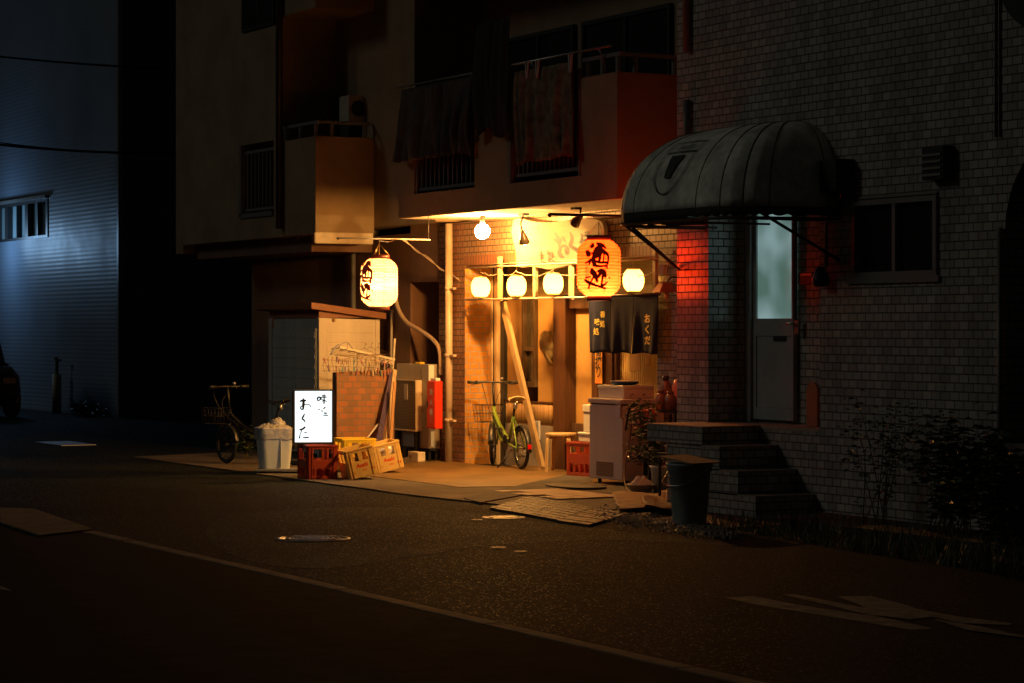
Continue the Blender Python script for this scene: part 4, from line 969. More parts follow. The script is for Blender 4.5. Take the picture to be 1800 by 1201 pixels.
m.add([pa, pb, pb + Vector((0, 0, 0.085)), pa + Vector((0, 0, 0.008)), pa + bkv, pb + bkv, pb + bkv + Vector((0, 0, 0.085)), pa + bkv + Vector((0, 0, 0.008))],
      [(0, 1, 2, 3), (7, 6, 5, 4), (0, 4, 5, 1), (3, 2, 6, 7), (1, 5, 6, 2), (0, 3, 7, 4)]); 
m.build('board', mat('weathered board', (0.10, 0.075, 0.055), 0.8), wd)
# contents of the crates
def bottle(name, label, loc, mt, h=0.24, grp='bottles standing in the crates', tilt=None):
    m = MB(); m.lathe([(0.030, 0), (0.034, 0.006), (0.034, h * 0.55), (0.028, h * 0.66), (0.014, h * 0.78), (0.0125, h * 0.95), (0.015, h * 0.96), (0.015, h)], (0, 0, 0), 14)
    o = m.build(name, mt); o.location = loc
    if tilt: o.rotation_euler = tilt
    return tag(o, label, 'bottle', grp)
M_bott = mat('brown bottle glass', (0.035, 0.014, 0.004), 0.12, var=0.1, bump=0)
R1 = y1c.rotation_euler.to_matrix().to_4x4(); R2 = y2c.rotation_euler.to_matrix().to_4x4()
for i, (dx, dy) in enumerate(((-0.10, -0.10), (-0.02, -0.11), (0.02, 0.05))):
    bottle('bottle', 'dark bottle standing in the leaning yellow crate beside the red crate', y1c.location + R1 @ Vector((dx, dy, 0.02)), M_bott, 0.25, tilt=y1c.rotation_euler)
for i, (dx, dy) in enumerate(((-0.08, -0.08), (0.07, -0.09))):
    bottle('bottle', 'bottle standing in the red crate under the illuminated sign', rc.location + Vector((dx, dy, 0.017)), M_bott, 0.25)
t = thing('plastic_bag', 'crumpled white bag stuffed in the yellow crate nearest the cabinet', 'bag', y2c.location + R2 @ Vector((0.03, -0.05, 0.14)))
m = MB(); m.grid(lambda a, b: y2c.location + R2 @ Vector((0.02, -0.02, 0.17)) + (R2 @ Vector((cos(a * 2 * pi) * sin(b * pi) * 0.13, sin(a * 2 * pi) * sin(b * pi) * 0.13, -cos(b * pi) * 0.11))) * (1 + 0.22 * noise.noise(Vector((cos(a * 2 * pi) * 3, sin(a * 2 * pi) * 3, b * 9)))), 30, 16)
M_bag = mat('thin white plastic', (0.55, 0.55, 0.52), 0.3, var=0.1, bump=0.3); m.build('bag', M_bag, t)

# ------------------------------------------------------------------ illuminated sign box on the red crate
qb = G(545, 842, 0.016); top = rc.location.z + 0.367
sb = thing('illuminated_sign', 'white illuminated stand sign with black brush lettering on the red crate', 'sign', (rc.location.x, rc.location.y, top), None, radians(72))
Wd = 0.415; Hd = 0.57; cxs = -0.05
m = MB(); t_ = 0.018
for s_ in (-1, 1): m.box(cxs + s_ * Wd / 2 - t_ / 2, cxs + s_ * Wd / 2 + t_ / 2, -0.075, 0.075, 0.008, Hd)
m.box(cxs - Wd / 2, cxs + Wd / 2, -0.075, 0.075, 0.0, 0.022); m.box(cxs - Wd / 2 - 0.008, cxs + Wd / 2 + 0.008, -0.0755, 0.0755, Hd, Hd + 0.014)
m.build('frame', mat('dark sign frame', (0.06, 0.05, 0.04), 0.5), sb, world=False)
for i, y in enumerate((-0.066, 0.066)):
    m = MB(); m.box(cxs - Wd / 2 + t_ / 2 + 0.001, cxs + Wd / 2 - t_ / 2 - 0.001, y - 0.003, y + 0.003, 0.0225, Hd - 0.001); m.build('light_panel', emis('lit acrylic', (0.80, 0.94, 1.0), 1.25), sb, world=False)
def fb(x, y, lift=0):                               # crop 515..595 x 675..785, 10.91x ; panel 90..770 x 120..1100
    return Vector((cxs - Wd / 2 + (x - 80) / 690 * Wd, -0.0705 - lift, Hd - (y - 115) / 985 * (Hd - 0.02)))
OKUDA_V = [
 [(190, 310, 18), (240, 295, 34), (285, 298, 20)], [(245, 262, 14), (250, 310, 30), (245, 380, 34), (240, 460, 20), (205, 458, 14), (195, 425, 14), (225, 400, 12), (250, 385, 12), (310, 368, 10), (360, 385, 8), (380, 430, 5)],
 [(268, 550, 8), (245, 600, 22), (225, 645, 18), (255, 670, 20), (278, 715, 7)],
 [(190, 855, 22), (235, 840, 26), (270, 808, 24)], [(222, 840, 14), (205, 900, 8), (185, 960, 8), (178, 1012, 20)], [(265, 912, 9), (298, 912, 14)], [(240, 1003, 8), (290, 1006, 18), (340, 1003, 12)],
 [(500, 300, 10), (498, 250, 20), (525, 232, 20), (555, 255, 26), (535, 290, 14), (505, 300, 10)], [(560, 275, 8), (610, 290, 6)], [(575, 235, 14), (650, 232, 18)], [(585, 205, 14), (635, 200, 14)], [(612, 170, 8), (616, 260, 14), (612, 350, 20)], [(612, 285, 12), (575, 318, 5)], [(618, 285, 12), (660, 325, 8)],
 [(610, 450, 18), (632, 430, 16)], [(518, 466, 16), (530, 468, 14)], [(575, 490, 14), (582, 520, 8)], [(625, 540, 22), (655, 542, 18)], [(600, 585, 5), (640, 580, 14), (680, 584, 12)],
]
m = MB(); brush(m, [[(x, y, w * 1.2 + 5) for x, y, w in st_] for st_ in OKUDA_V], fb, step=0.0003); m.build('lettering', mat('black ink', (0.02, 0.025, 0.03), 0.6), sb, world=False, fixn=False)

# ------------------------------------------------------------------ rubbish bin with bag, far left
bp_ = G(472, 832, 0.016); tbn = thing('rubbish_bin', 'pale plastic bin lined with a white bag, left of the illuminated sign', 'bin', bp_ + Vector((-0.17, 0.14, 0)), None, radians(80))
M_bin = mat('pale bin plastic', (0.52, 0.54, 0.50), 0.45, var=0.15, streak=True)
def taper_box(m, w0, d0, w1, d1, z0, z1, open_top=False, r=0.05, n=5):
    def ring(w, d, z):
        P = []
        for cx_, cy_, a in ((w / 2 - r, d / 2 - r, 0), (-w / 2 + r, d / 2 - r, pi / 2), (-w / 2 + r, -d / 2 + r, pi), (w / 2 - r, -d / 2 + r, 3 * pi / 2)):
            for i in range(n + 1): t = a + pi / 2 * i / n; P.append((cx_ + r * cos(t), cy_ + r * sin(t), z))
        return P
    a = ring(w0, d0, z0); b = ring(w1, d1, z1); k = len(a)
    fs = [(i, (i + 1) % k, (i + 1) % k + k, i + k) for i in range(k)] + [tuple(reversed(range(k)))]
    if not open_top: fs.append(tuple(range(k, 2 * k)))
    m.add(a + b, fs, 0)
m = MB(); taper_box(m, 0.27, 0.24, 0.33, 0.30, 0, 0.44, True); m.box(0.03, 0.036, -0.155, -0.12, 0.02, 0.40); m.build('bucket', M_bin, tbn, world=False, solid=0.004)
m = MB()
def bagfn(a, b):
    th = a * 2 * pi; w = 0.185 * max(abs(cos(th)), 0.01) ** 0; k = 1 / max(abs(cos(th)), abs(sin(th)) * 1.08); k = min(k, 1.22)
    nz_ = noise.noise(Vector((cos(th) * 4, sin(th) * 4, b * 3)))
    if b < 0.45: r = 0.172 * k * (1 + 0.05 * nz_); z = 0.33 + 0.13 * b / 0.45 + 0.025 * noise.noise(Vector((th * 2, 0, 5))) * (1 - b / 0.45)
    else: s_ = (b - 0.45) / 0.55; r = 0.168 * k * (1 - s_ * 0.98) * (1 + 0.1 * nz_); z = 0.455 + 0.05 * sin(s_ * pi / 2) - 0.05 * abs(noise.noise(Vector((cos(th) * 7, sin(th) * 7, s_ * 9)))) + 0.05 * 0.5 * noise.noise(Vector((cos(th) * 3 * (1 - s_), sin(th) * 3, s_ * 4)))
    return Vector((r * cos(th), r * sin(th), z))
m.grid(bagfn, 64, 26); m.grid(lambda a, b: Vector((0.03 + (0.09 * cos(a * 2 * pi) * sin(b * pi)) * (1 - 0.7 * abs(noise.noise(Vector((cos(a * 6.283) * 4, sin(a * 6.283) * 4, b * 7))))), 0.01 + 0.08 * sin(a * 2 * pi) * sin(b * pi), 0.485 - 0.07 * cos(b * pi) * (1 + 0.5 * noise.noise(Vector((a * 5, b * 6, 3)))))), 30, 16)
m.build('bin_bag', mat('crumpled bag', (0.42, 0.40, 0.37), 0.35, var=0.5, scale=25, bump=1.0, bscale=45), tbn, world=False)
cd = thing('cart_dolly', 'flat grey trolley board under the pale bin', 'dolly', bp_ + Vector((-0.08, 0.12, 0)))
cd.location.z = 0.017; tbn.location.z = 0.062; tbn.scale = (1.15, 1.15, 1.0)
m = MB(); m.box(-0.22, 0.30, -0.16, 0.17, 0.022, 0.044, M=Matrix.Rotation(radians(62), 4, 'Z')); m.build('board', M_grey_metal, cd, world=False)
for (x, y) in ((-0.18, -0.12), (0.26, -0.12), (0.26, 0.12), (-0.18, 0.12)):
    m = MB(); m.lathe([(0.011, -0.008), (0.011, 0.008)], (0, 0, 0), 10, M=Matrix.Rotation(pi / 2, 4, 'X')); o = m.build('wheel', M_black, cd, world=False); o.location = (x * cos(radians(62)) - y * sin(radians(62)), x * sin(radians(62)) + y * cos(radians(62)), 0.011)

# ------------------------------------------------------------------ metal cabinet, condenser, fire box
cv = VS - 0.17; cu0 = AU(697, cv); cu1 = AU(753, cv); cz0 = A(725, 786, cv).z; cz1 = A(725, 640, cv).z
cb = thing('metal_cabinet', 'tall grey metal cabinet against the brown wall, left of the drainpipe', 'cabinet', (cu1, cv, 0))
M_cab = mat('cabinet enamel', (0.40, 0.34, 0.27), 0.45, var=0.2, scale=3, streak=True)
m = MB(); m.box(cu0, cu1, cv, VS - 0.01, cz0, cz1); m.build('body', M_cab, cb, bevel=0.006)
m = MB(); m.box(cu1 + 0.0005, cu1 + 0.010, cv + 0.002, cv + 0.07, cz0 + 0.02, cz1 - 0.01); m.build('white_strip', M_plastic_white, cb)
m = MB()
for a in (cu0 + 0.03, cu1 - 0.06): m.box(a, a + 0.03, cv + 0.02, cv + 0.05, 0.0, cz0); m.box(a, a + 0.03, VS - 0.06, VS - 0.03, 0, cz0)
m.box(cu0, cu1, cv + 0.02, VS - 0.02, cz0 - 0.03, cz0 - 0.001); m.build('leg', M_dark_metal, cb)
m = MB(); u = AU(741, cv); m.box(u - 0.02, u + 0.02, cv - 0.006, cv - 0.001, 0.80, 0.84); m.build('keyhole', M_dark_metal, cb)
m = MB(); u0_, u1_ = AU(738, cv), AU(744, cv); m.box(u0_, u1_, cv - 0.004, cv - 0.001, A(740, 751, cv).z, A(740, 724, cv).z); m.build('notice', mat('pale notice', (0.48, 0.5, 0.48), 0.5), cb)
m = MB(); u0_ = AU(740.5, cv); zz = A(740, 658, cv).z
brush(m, [[(-.02, .04, .006), (.01, .045, .006)], [(-.005, .06, .006), (0, .01, .006)], [(-.02, .02, .006), (.02, .0, .006)], [(-.02, -.03, .006), (.015, -.02, .006), (.01, -.06, .006)], [(-.01, -.05, .006), (.02, -.07, .006)]], lambda x, y, l: Vector((u0_ + x, cv - 0.0015 - l, zz + y)), step=0.0003)
m.build('scribble', M_dark_metal, cb, fixn=False)
# perforated condenser front
kv = cv - 0.075; ku0 = AU(691, kv); ku1 = AU(732, kv); kz0 = A(712, 757, kv).z; kz1 = A(712, 668, kv).z
kd = thing('condenser_unit', 'brownish outdoor condenser with a perforated front, before the metal cabinet', 'condenser', (ku1, kv, 0))
mp_, np_, lp_, bp3 = newmat('perforated sheet'); setp(bp3, (0.22, 0.16, 0.11), 0.5, 0.2)
gg = np_.new('ShaderNodeNewGeometry'); s3 = np_.new('ShaderNodeSeparateXYZ'); lp_.new(gg.outputs['Position'], s3.inputs[0]); c3 = np_.new('ShaderNodeCombineXYZ'); lp_.new(s3.outputs[0], c3.inputs[0]); lp_.new(s3.outputs[2], c3.inputs[1])
vo = np_.new('ShaderNodeTexVoronoi'); vo.inputs['Scale'].default_value = 55; vo.inputs['Randomness'].default_value = 0.0; lp_.new(c3.outputs[0], vo.inputs['Vector'])
lt = np_.new('ShaderNodeMath'); lt.operation = 'LESS_THAN'; lt.inputs[1].default_value = 0.33; lp_.new(vo.outputs['Distance'], lt.inputs[0])
mx3 = np_.new('ShaderNodeMix'); mx3.data_type = 'RGBA'; lp_.new(lt.outputs[0], mx3.inputs[0]); mx3.inputs[6].default_value = (0.26, 0.19, 0.13, 1); mx3.inputs[7].default_value = (0.03, 0.02, 0.015, 1); lp_.new(mx3.outputs[2], bp3.inputs['Base Color'])
m = MB(); m.box(ku0 + 0.015, ku1 - 0.02, kv - 0.004, kv, kz0 + 0.015, kz1 - 0.015); m.build('grille', mp_, kd)
m = MB(); m.box(ku0, ku1, kv + 0.001, cv - 0.002, kz0, kz1)
for (a, b, c_, d) in ((ku0, ku1, kz0 - 0.004, kz0 + 0.014), (ku0, ku1, kz1 - 0.014, kz1 + 0.004), (ku0 - 0.004, ku0 + 0.014, kz0 + 0.014, kz1 - 0.014), (ku1 - 0.019, ku1 + 0.004, kz0 + 0.014, kz1 - 0.014)): m.box(a, b, kv - 0.012, kv, c_, d)
m.build('casing', mat('cream casing', (0.62, 0.48, 0.32), 0.45), kd, bevel=0.004)
m = MB(); u = (ku0 + ku1) / 2 + 0.05; m.box(u - 0.05, u + 0.05, kv - 0.010, kv - 0.0045, 0.86 - 0.13 + 0.02, 0.94); m.build('badge', mat('pale badge', (0.5, 0.42, 0.34), 0.4), kd, bevel=0.01)
m = MB(); m.box(ku0 + 0.05, ku0 + 0.1, kv + 0.015, cv - 0.01, 0.016, kz0); m.box(ku1 - 0.1, ku1 - 0.05, kv + 0.015, cv - 0.01, 0.016, kz0); m.build('foot', M_black, kd)
# fire extinguisher box
fv = cv - 0.11; fu1 = AU(765, fv); fu0 = AU(750.5, fv); fz0 = A(760, 754, fv).z; fz1 = A(760, 670, fv).z
fe = thing('extinguisher_box', 'red fire extinguisher box with white characters beside the drainpipe', 'box', (fu1, fv, 0))
M_red = mat('fire red enamel', (0.70, 0.035, 0.010), 0.35, var=0.1)
m = MB(); m.box(fu0, fu1, fv, fv + 0.10, fz0, fz1); m.build('case', M_red, fe, bevel=0.008)
m = MB(); m.box(fu0 + 0.01, fu1 - 0.01, fv - 0.004, fv - 0.0005, fz0 + 0.02, fz1 - 0.02); m.build('door', M_red, fe, bevel=0.001)
m = MB(); fm_ = (fu0 + fu1) / 2 + 0.01; hh = fz1 - fz0
for ch, t_z in (('消', 0.76), ('火', 0.55), ('器', 0.35)):
    text(m, ch, lambda a, b, t_z=t_z: Vector((fm_ + a * 0.085, fv - 0.0055, fz0 + hh * t_z + b * 0.075)), 1.0, bold=0.02)
m.build('lettering', mat('white print', (0.75, 0.72, 0.66), 0.5), fe, fixn=False)
m = MB()
for i in range(3):
    for j in (0, 1): m.box(fm_ - 0.035 + j * 0.045, fm_ - 0.015 + j * 0.045, fv - 0.006, fv - 0.0045, fz0 + 0.08 + i * 0.035, fz0 + 0.085 + i * 0.035)
m.build('fine_print', MATS['white print'], fe)
m = MB(); m.box(fu0 + 0.05, fu1 - 0.02, fv + 0.02, fv + 0.08, fz1 + 0.001, fz1 + 0.035); m.build('cap', M_plastic_white, fe, bevel=0.006)
m = MB(); m.box(fu0 + 0.015, fu0 + 0.035, fv - 0.010, fv - 0.0045, (fz0 + fz1) / 2 - 0.03, (fz0 + fz1) / 2 + 0.04); m.build('handle', M_black, fe)
m = MB(); m.box(fu1 - 0.09, fu1 - 0.05, fv + 0.101, VS, fz0 + 0.15, fz0 + 0.2); m.build('mounting', M_dark_metal, fe)
# white tap box and yellow sponge by the cabinet foot
q = G(735, 811, 0.016); t = thing('tap_box', 'small cream box on the ground under the metal cabinet', 'box', q)
m = MB(); m.box(q.x - 0.12, q.x + 0.16, q.y - 0.08, q.y + 0.02, 0.017, 0.135); m.build('case', mat('cream plastic', (0.66, 0.56, 0.42), 0.5), t, bevel=0.008)
m = MB(); m.box(q.x - 0.06, q.x - 0.03, q.y - 0.085, q.y - 0.0805, 0.05, 0.09); m.build('slot', M_black, t)
t = thing('sponge', 'yellow sponge lying on top of the metal cabinet', 'sponge', (cu0 + 0.3, cv + 0.1, cz1)); m = MB(); m.box(AU(735, cv + .1), AU(743, cv + .1), cv + 0.06, cv + 0.13, cz1 + 0.001, cz1 + 0.022); m.build('block', M_yel2, t, bevel=0.005)
# flexible insulated hose on the brown wall
t = thing('insulated_hose', 'curved pale insulated hose running down the brown wall behind the left lantern', 'hose', A(700, 530, VS - 0.04)); m = MB()
hp = [A(692, 470, VS - 0.05), A(694, 515, VS - 0.05), A(701, 545, VS - 0.05), A(716, 567, VS - 0.05), A(740, 582, VS - 0.05), A(762, 598, VS - 0.05), A(773, 618, VS - 0.05), A(775, 660, VS - 0.05)]
m.tube(catmull(hp, 6), 0.026, 10); m.build('hose', mat('hose wrap', (0.50, 0.36, 0.24), 0.6, scale=30), t)
t = thing('wall_pipe', 'thin upright pipe on the brown wall left of the metal cabinet', 'pipe', A(687, 640, VS - 0.03)); m = MB(); m.tube([A(689, 545, VS - 0.03), A(688, 600, VS - 0.03), A(686, 720, VS - 0.03)], 0.016, 8); m.build('tube', mat('grey pvc', (0.42, 0.38, 0.34), 0.4), t)
m = MB(); a = AU(600, VS); 
# ------------------------------------------------------------------ drying rack heaped over the low wall
t = thing('drying_rack', 'folding laundry drying frame with clothes pegs, laid over the low brick wall', 'drying rack', B(630, 640, bu))
M_rk = mat('white rack plastic', (0.72, 0.62, 0.46), 0.4)
def R_(px, py, du=0.0): return B(px, py, bu + du)
m = MB(); m.bar(R_(597, 610, 0.02), R_(694, 632, 0.02), 0.018, 0.022); m.bar(R_(585, 622, -0.2), R_(692, 640, -0.25), 0.014, 0.016)
for k in range(7): a = R_(600 + k * 14, 611 + k * 3.1, 0.02); m.bar(a, a + Vector((-0.34, 0.02, -0.02)), 0.008)
for k in range(3): a = R_(597, 610 + 0, 0.02).lerp(R_(585, 622, -0.2), (k + 1) / 4); b = R_(694, 632, 0.02).lerp(R_(692, 640, -0.25), (k + 1) / 4); m.bar(a, b, 0.008)
m.build('rack_frame', M_rk, t)
m = MB(); m.tube(catmull([R_(581, 624, 0.02), R_(588, 612, 0.02), R_(596, 606, 0.02)], 5), 0.010, 6); m.tube(catmull([R_(597, 607), R_(606, 602), R_(612, 603), R_(620, 613)], 5), 0.005, 6); m.build('hook', mat('blue grey hook', (0.28, 0.28, 0.36), 0.5), t)
m = MB(); rnd = random.Random(5)
for row, (y0_, y1_) in enumerate(((632, 640), (643, 648), (652, 654))):
    a = R_(566, y0_, 0.05 - 0.03 * row); b = R_(690, y1_, 0.05 - 0.03 * row); m.bar(a, b, 0.005)
for k in range(16): a = R_(568 + k * 7.6, 628 + rnd.uniform(-3, 3), 0.03); m.bar(a, R_(568 + k * 7.6 + rnd.uniform(-5, 5), 655, -0.02), 0.0035)
m.build('wire_grid', mat('brown wire', (0.20, 0.11, 0.06), 0.5, metal=0.3), t)
cols = [(0.62, 0.50, 0.36), (0.55, 0.42, 0.30), (0.35, 0.20, 0.13), (0.62, 0.50, 0.36), (0.10, 0.25, 0.28), (0.45, 0.16, 0.14), (0.20, 0.12, 0.22)]
for k in range(46):
    x = 570 + (k % 23) * 5.3 + rnd.uniform(-1.5, 1.5); y = (628 if k < 23 else 643) + (x - 570) * 0.07 + rnd.uniform(-2, 2); p = R_(x, y, 0.03 + rnd.uniform(-0.03, 0.03)); c_ = rnd.choice(cols)
    m = MB(); h = rnd.uniform(0.055, 0.075); tw = rnd.uniform(-0.5, 0.5); M_ = Matrix.Translation(p) @ Matrix.Rotation(rnd.uniform(-.3, .3), 4, 'X') @ Matrix.Rotation(tw, 4, 'Z')
    m.box(-0.004, 0.004, -0.011, -0.003, -h, 0.005, M=M_ @ Matrix.Rotation(0.10, 4, 'X')); m.box(-0.004, 0.004, 0.003, 0.011, -h, 0.005, M=M_ @ Matrix.Rotation(-0.10, 4, 'X')); m.box(-0.003, 0.003, -0.006, 0.006, -h * 0.5, -h * 0.4, M=M_)
    m.build('peg', mat('peg %g' % c_[0] + '%g' % c_[1], c_, 0.5), t)
# wire hangers hooked on the frame
def whanger(p, rot, label):
    t = thing('coat_hanger', label, 'hanger', p, 'wire hangers on the drying frame', rot); m = MB()
    m.tube(catmull([(0, 0, 0.0), (0, 0.012, 0.04), (0, 0.02, 0.055), (0, 0.03, 0.04)], 5), 0.0025, 5); m.tube([(0, 0, 0), (0, 0.19, -0.09), (0, -0.19, -0.09), (0, 0, 0)], 0.0025, 5); m.build('wire', MATS['brown wire'], t, world=False)
for i, (x, y) in enumerate(((640, 612), (652, 610), (664, 611), (610, 612))):
    whanger(R_(x, y, 0.03), radians(-12 + i * 9), ['wire hanger in the middle of the drying frame', 'wire hanger right of the middle of the drying frame', 'wire hanger at the doorway end of the drying frame', 'wire hanger at the hooked end of the drying frame'][i])
# slats and sticks leaning by the wall
def stick(name, label, a, b, w, h, mt, cat='plank', grp=None, up=(1, 0, 0)):
    t = thing(name, label, cat, a, grp); m = MB(); m.bar(a, b, w, h, up=up); m.build('length', mt, t, bevel=0.002); return t
lu = bu + 0.12
g2p = lambda px, U, z: Vector((U, BV(px, U), z))
stick('slat', 'pale slat leaning nearest the brick wall', g2p(676, -26.95, 0.017), g2p(694, -27.25, 1.12), 0.05, 0.022, M_palewood, grp='slats leaning by the cabinet')
stick('slat', 'orange-lit slat leaning beside the metal cabinet', g2p(684, -26.9, 0.017), g2p(694, -27.0, 0.98), 0.035, 0.02, wood('amber timber', (0.55, 0.30, 0.12), (0.38, 0.2, 0.08)), grp='slats leaning by the cabinet')
stick('boogie_board', 'dark purple-edged board leaning against the end of the brick wall', g2p(658, -27.0, 0.018), g2p(689, -27.26, 1.08), 0.07, 0.03, mat('purple board', (0.07, 0.04, 0.12), 0.5, var=0.6, scale=20), 'board')
stick('white_stick', 'thin white stick leaning in front of the brick wall above the crates', g2p(641, -26.8, 0.28), g2p(665, -27.2, 0.47), 0.016, 0.016, M_plastic_white, 'stick')
stick('pole', 'white pole rising behind the drying frame', g2p(684, -27.6, 0.5), g2p(694, -27.6, 1.50), 0.022, 0.022, M_rk, 'pole')
stick('pole', 'short pale pole crossing behind the clothes pegs', g2p(670, -27.6, 0.8), g2p(678, -27.6, 1.25), 0.02, 0.02, M_rk, 'pole')

# ------------------------------------------------------------------ bicycles
def bicycle(label, frame_mat, loc, rot, grp, sadm=None, rimm=None):
    t = thing('bicycle', label, 'bicycle', loc, grp, rot)
    r = 0.225; wb = 0.96                               # front wheel at x = 0, rear at x = wb (front to the left)
    M_rim = rimm or mat('bright rim', (0.55, 0.55, 0.53), 0.25, metal=0.9, bump=0); M_tyre = mat('tyre', (0.012, 0.012, 0.012), 0.7)
    M_bk = mat('black parts', (0.015, 0.015, 0.016), 0.4)
    for x in (0, wb):
        steer = -0.42 if x == 0 else 0.0; Rw = Matrix.Translation((x, 0, r)) @ Matrix.Rotation(steer, 4, 'Z') @ Matrix.Rotation(pi / 2, 4, 'X')
        def ring(m, R, rr, n=40, k=8, z=0):
            vs = []; fs = []
            for i in range(n):
                a = 2 * pi * i / n
                for j in range(k):
                    b = 2 * pi * j / k; q = R + rr * cos(b); vs.append(Rw @ Vector((q * cos(a), q * sin(a), rr * sin(b) + z)))
            for i in range(n):
                for j in range(k): a = i * k + j; b = i * k + (j + 1) % k; c_ = ((i + 1) % n) * k; fs.append((a, b, c_ + (j + 1) % k, c_ + j))
            m.add(vs, fs, 0, True)
        m = MB(); ring(m, r - 0.022, 0.021); w = m.build('wheel', M_tyre, t, world=False)
        m = MB(); ring(m, r - 0.046, 0.010); m.build('rim', M_rim, w, world=False)
        m = MB()
        for i in range(20): a = 2 * pi * i / 20; s_ = 0.02 * (1 if i % 2 else -1); m.tube([Rw @ Vector((0.015 * cos(a + 1), 0.015 * sin(a + 1), s_)), Rw @ Vector(((r - 0.05) * cos(a), (r - 0.05) * sin(a), 0))], 0.0016, 4)
        m.lathe([(0.018, -0.035), (0.018, 0.035)], (0, 0, 0), 10, M=Rw); m.build('spoke', M_rim, w, world=False)
        m = MB()
        a0_, a1_ = ((0.15, 2.2) if x == 0 else (-0.15, 2.6))
        prof = []
        m.grid(lambda s_, q: Rw @ Vector(((r + 0.018 + 0.006 * (1 - (2 * q - 1) ** 2)) * cos(a0_ + (a1_ - a0_) * s_), (r + 0.018 + 0.006 * (1 - (2 * q - 1) ** 2)) * sin(a0_ + (a1_ - a0_) * s_), (q - 0.5) * 0.055)), 20, 4)
        m.build('mudguard', M_bk, t, world=False, solid=0.002)
    hd0 = Vector((0.075, 0, 0.50)); hd1 = Vector((0.045, 0, 0.645)); bb = Vector((0.55, 0, 0.27)); st = Vector((0.70, 0, 0.56))
    m = MB(); m.tube([hd0, hd1], 0.022, 10); m.tube(catmull([hd1 - Vector((0, 0, 0.05)), Vector((0.25, 0, 0.44)), bb + Vector((0, 0, 0.02))], 6), 0.024, 10); m.tube(catmull([hd0 + Vector((0, 0, 0.02)), Vector((0.28, 0, 0.30)), bb], 6), 0.018, 10)
    m.tube([bb, st], 0.018, 10)
    for s_ in (-1, 1):
        m.tube([bb + Vector((0, s_ * 0.03, 0)), Vector((wb, s_ * 0.055, r))], 0.010, 8); m.tube([st + Vector((0, s_ * 0.01, -0.03)), Vector((wb, s_ * 0.055, r))], 0.009, 8)
        Rf = Matrix.Rotation(-0.42, 4, 'Z')
        m.tube([hd0 + Vector((0, 0, -0.01)), hd0 + Rf @ Vector((-0.01, s_ * 0.045, -0.05)), Rf @ Vector((0, s_ * 0.045, r))], 0.011, 8)
    m.build('bike_frame', frame_mat, t, world=False)
    m = MB(); m.tube([hd1, hd1 + Vector((-0.03, 0, 0.27))], 0.014, 10); hb = hd1 + Vector((-0.03, 0, 0.27)); Rh = Matrix.Rotation(-0.36, 4, 'Z')
    m.tube(catmull([hb + Rh @ Vector((0.03, -0.27, 0.0)), hb + Rh @ Vector((0, -0.12, 0.0)), hb, hb + Rh @ Vector((0, 0.12, 0.0)), hb + Rh @ Vector((0.03, 0.27, 0.0))], 4), 0.011, 8); h_ = m.build('handlebar', M_bk, t, world=False)
    for s_ in (-1, 1):
        m = MB(); m.tube([hb + Rh @ Vector((0.02, s_ * 0.17, 0)), hb + Rh @ Vector((0.032, s_ * 0.285, 0))], 0.017, 8); m.build('grip', M_black, h_, world=False)
        m = MB(); m.tube([hb + Rh @ Vector((-0.02, s_ * 0.12, -0.005)), hb + Rh @ Vector((-0.06, s_ * 0.17, -0.02)), hb + Rh @ Vector((-0.05, s_ * 0.25, -0.03))], 0.006, 6); m.build('brake_lever', M_rim, h_, world=False)
    m = MB(); m.sphere(hb + Rh @ Vector((0, 0.10, 0.035)), 0.022, 10); m.build('bell', M_steel, h_, world=False)
    m = MB(); m.tube(catmull([hb + Rh @ Vector((-0.05, 0.13, 0)), Vector((-0.12, 0.10, 0.75)), Vector((-0.05, 0.04, 0.60)), hd0 + Vector((0, 0.03, 0))], 5), 0.0035, 5); m.tube(catmull([hb + Rh @ Vector((-0.05, -0.13, 0)), Vector((-0.14, -0.05, 0.80)), Vector((0.0, -0.03, 0.58)), Vector((0.3, -0.03, 0.40))], 5), 0.0035, 5); m.build('cable', M_black, t, world=False)
    m = MB(); m.tube([st - Vector((0, 0, 0.01)), st + Vector((0.035, 0, 0.13))], 0.013, 8); m.build('seat_post', M_bk, t, world=False)
    sp_ = st + Vector((0.03, 0, 0.16)); m = MB()
    def sad(a, b):
        x = -0.15 + 0.27 * a; wv = 0.022 + 0.058 * max(0, a - 0.25) ** 0.7 * 1.3; th = (b - 0.5) * 2 * pi * 0.5
        return sp_ + Vector((x, wv * sin(th) * 1.0, 0.028 * cos(th) * 1.0 + 0.03 * (2 * a - 1) ** 2 * (1 if a > .5 else .3)))
    m.grid(sad, 14, 12); m.build('saddle', sadm or mat('cream leather', (0.62, 0.46, 0.22), 0.5), t, world=False, solid=0.012)
    m = MB(); m.tube([sp_ + Vector((-0.1, 0, 0.0)), sp_ + Vector((0, 0.015, -0.03)), sp_ + Vector((0.09, 0, 0.0))], 0.006, 6); m.lathe([(0.02, -0.035), (0.026, 0), (0.02, 0.035)], sp_ + Vector((0.03, 0, -0.04)), 8); m.build('saddle_spring', M_steel, t, world=False)
    m = MB(); Rc = Matrix.Translation(bb + Vector((0, -0.045, 0))) @ Matrix.Rotation(pi / 2, 4, 'X'); m.lathe([(0.085, -0.002), (0.085, 0.002)], (0, 0, 0), 24, M=Rc); m.lathe([(0.03, -0.003), (0.03, 0.003)], (0, 0, 0), 12, M=Matrix.Translation((wb, -0.045, r)) @ Matrix.Rotation(pi / 2, 4, 'X'))
    m.bar(bb + Vector((0, -0.045, 0.083)), Vector((wb, -0.045, r + 0.03)), 0.004, 0.007); m.bar(bb + Vector((0, -0.045, -0.083)), Vector((wb, -0.045, r - 0.03)), 0.004, 0.007); m.build('drivetrain', M_bk, t, world=False)
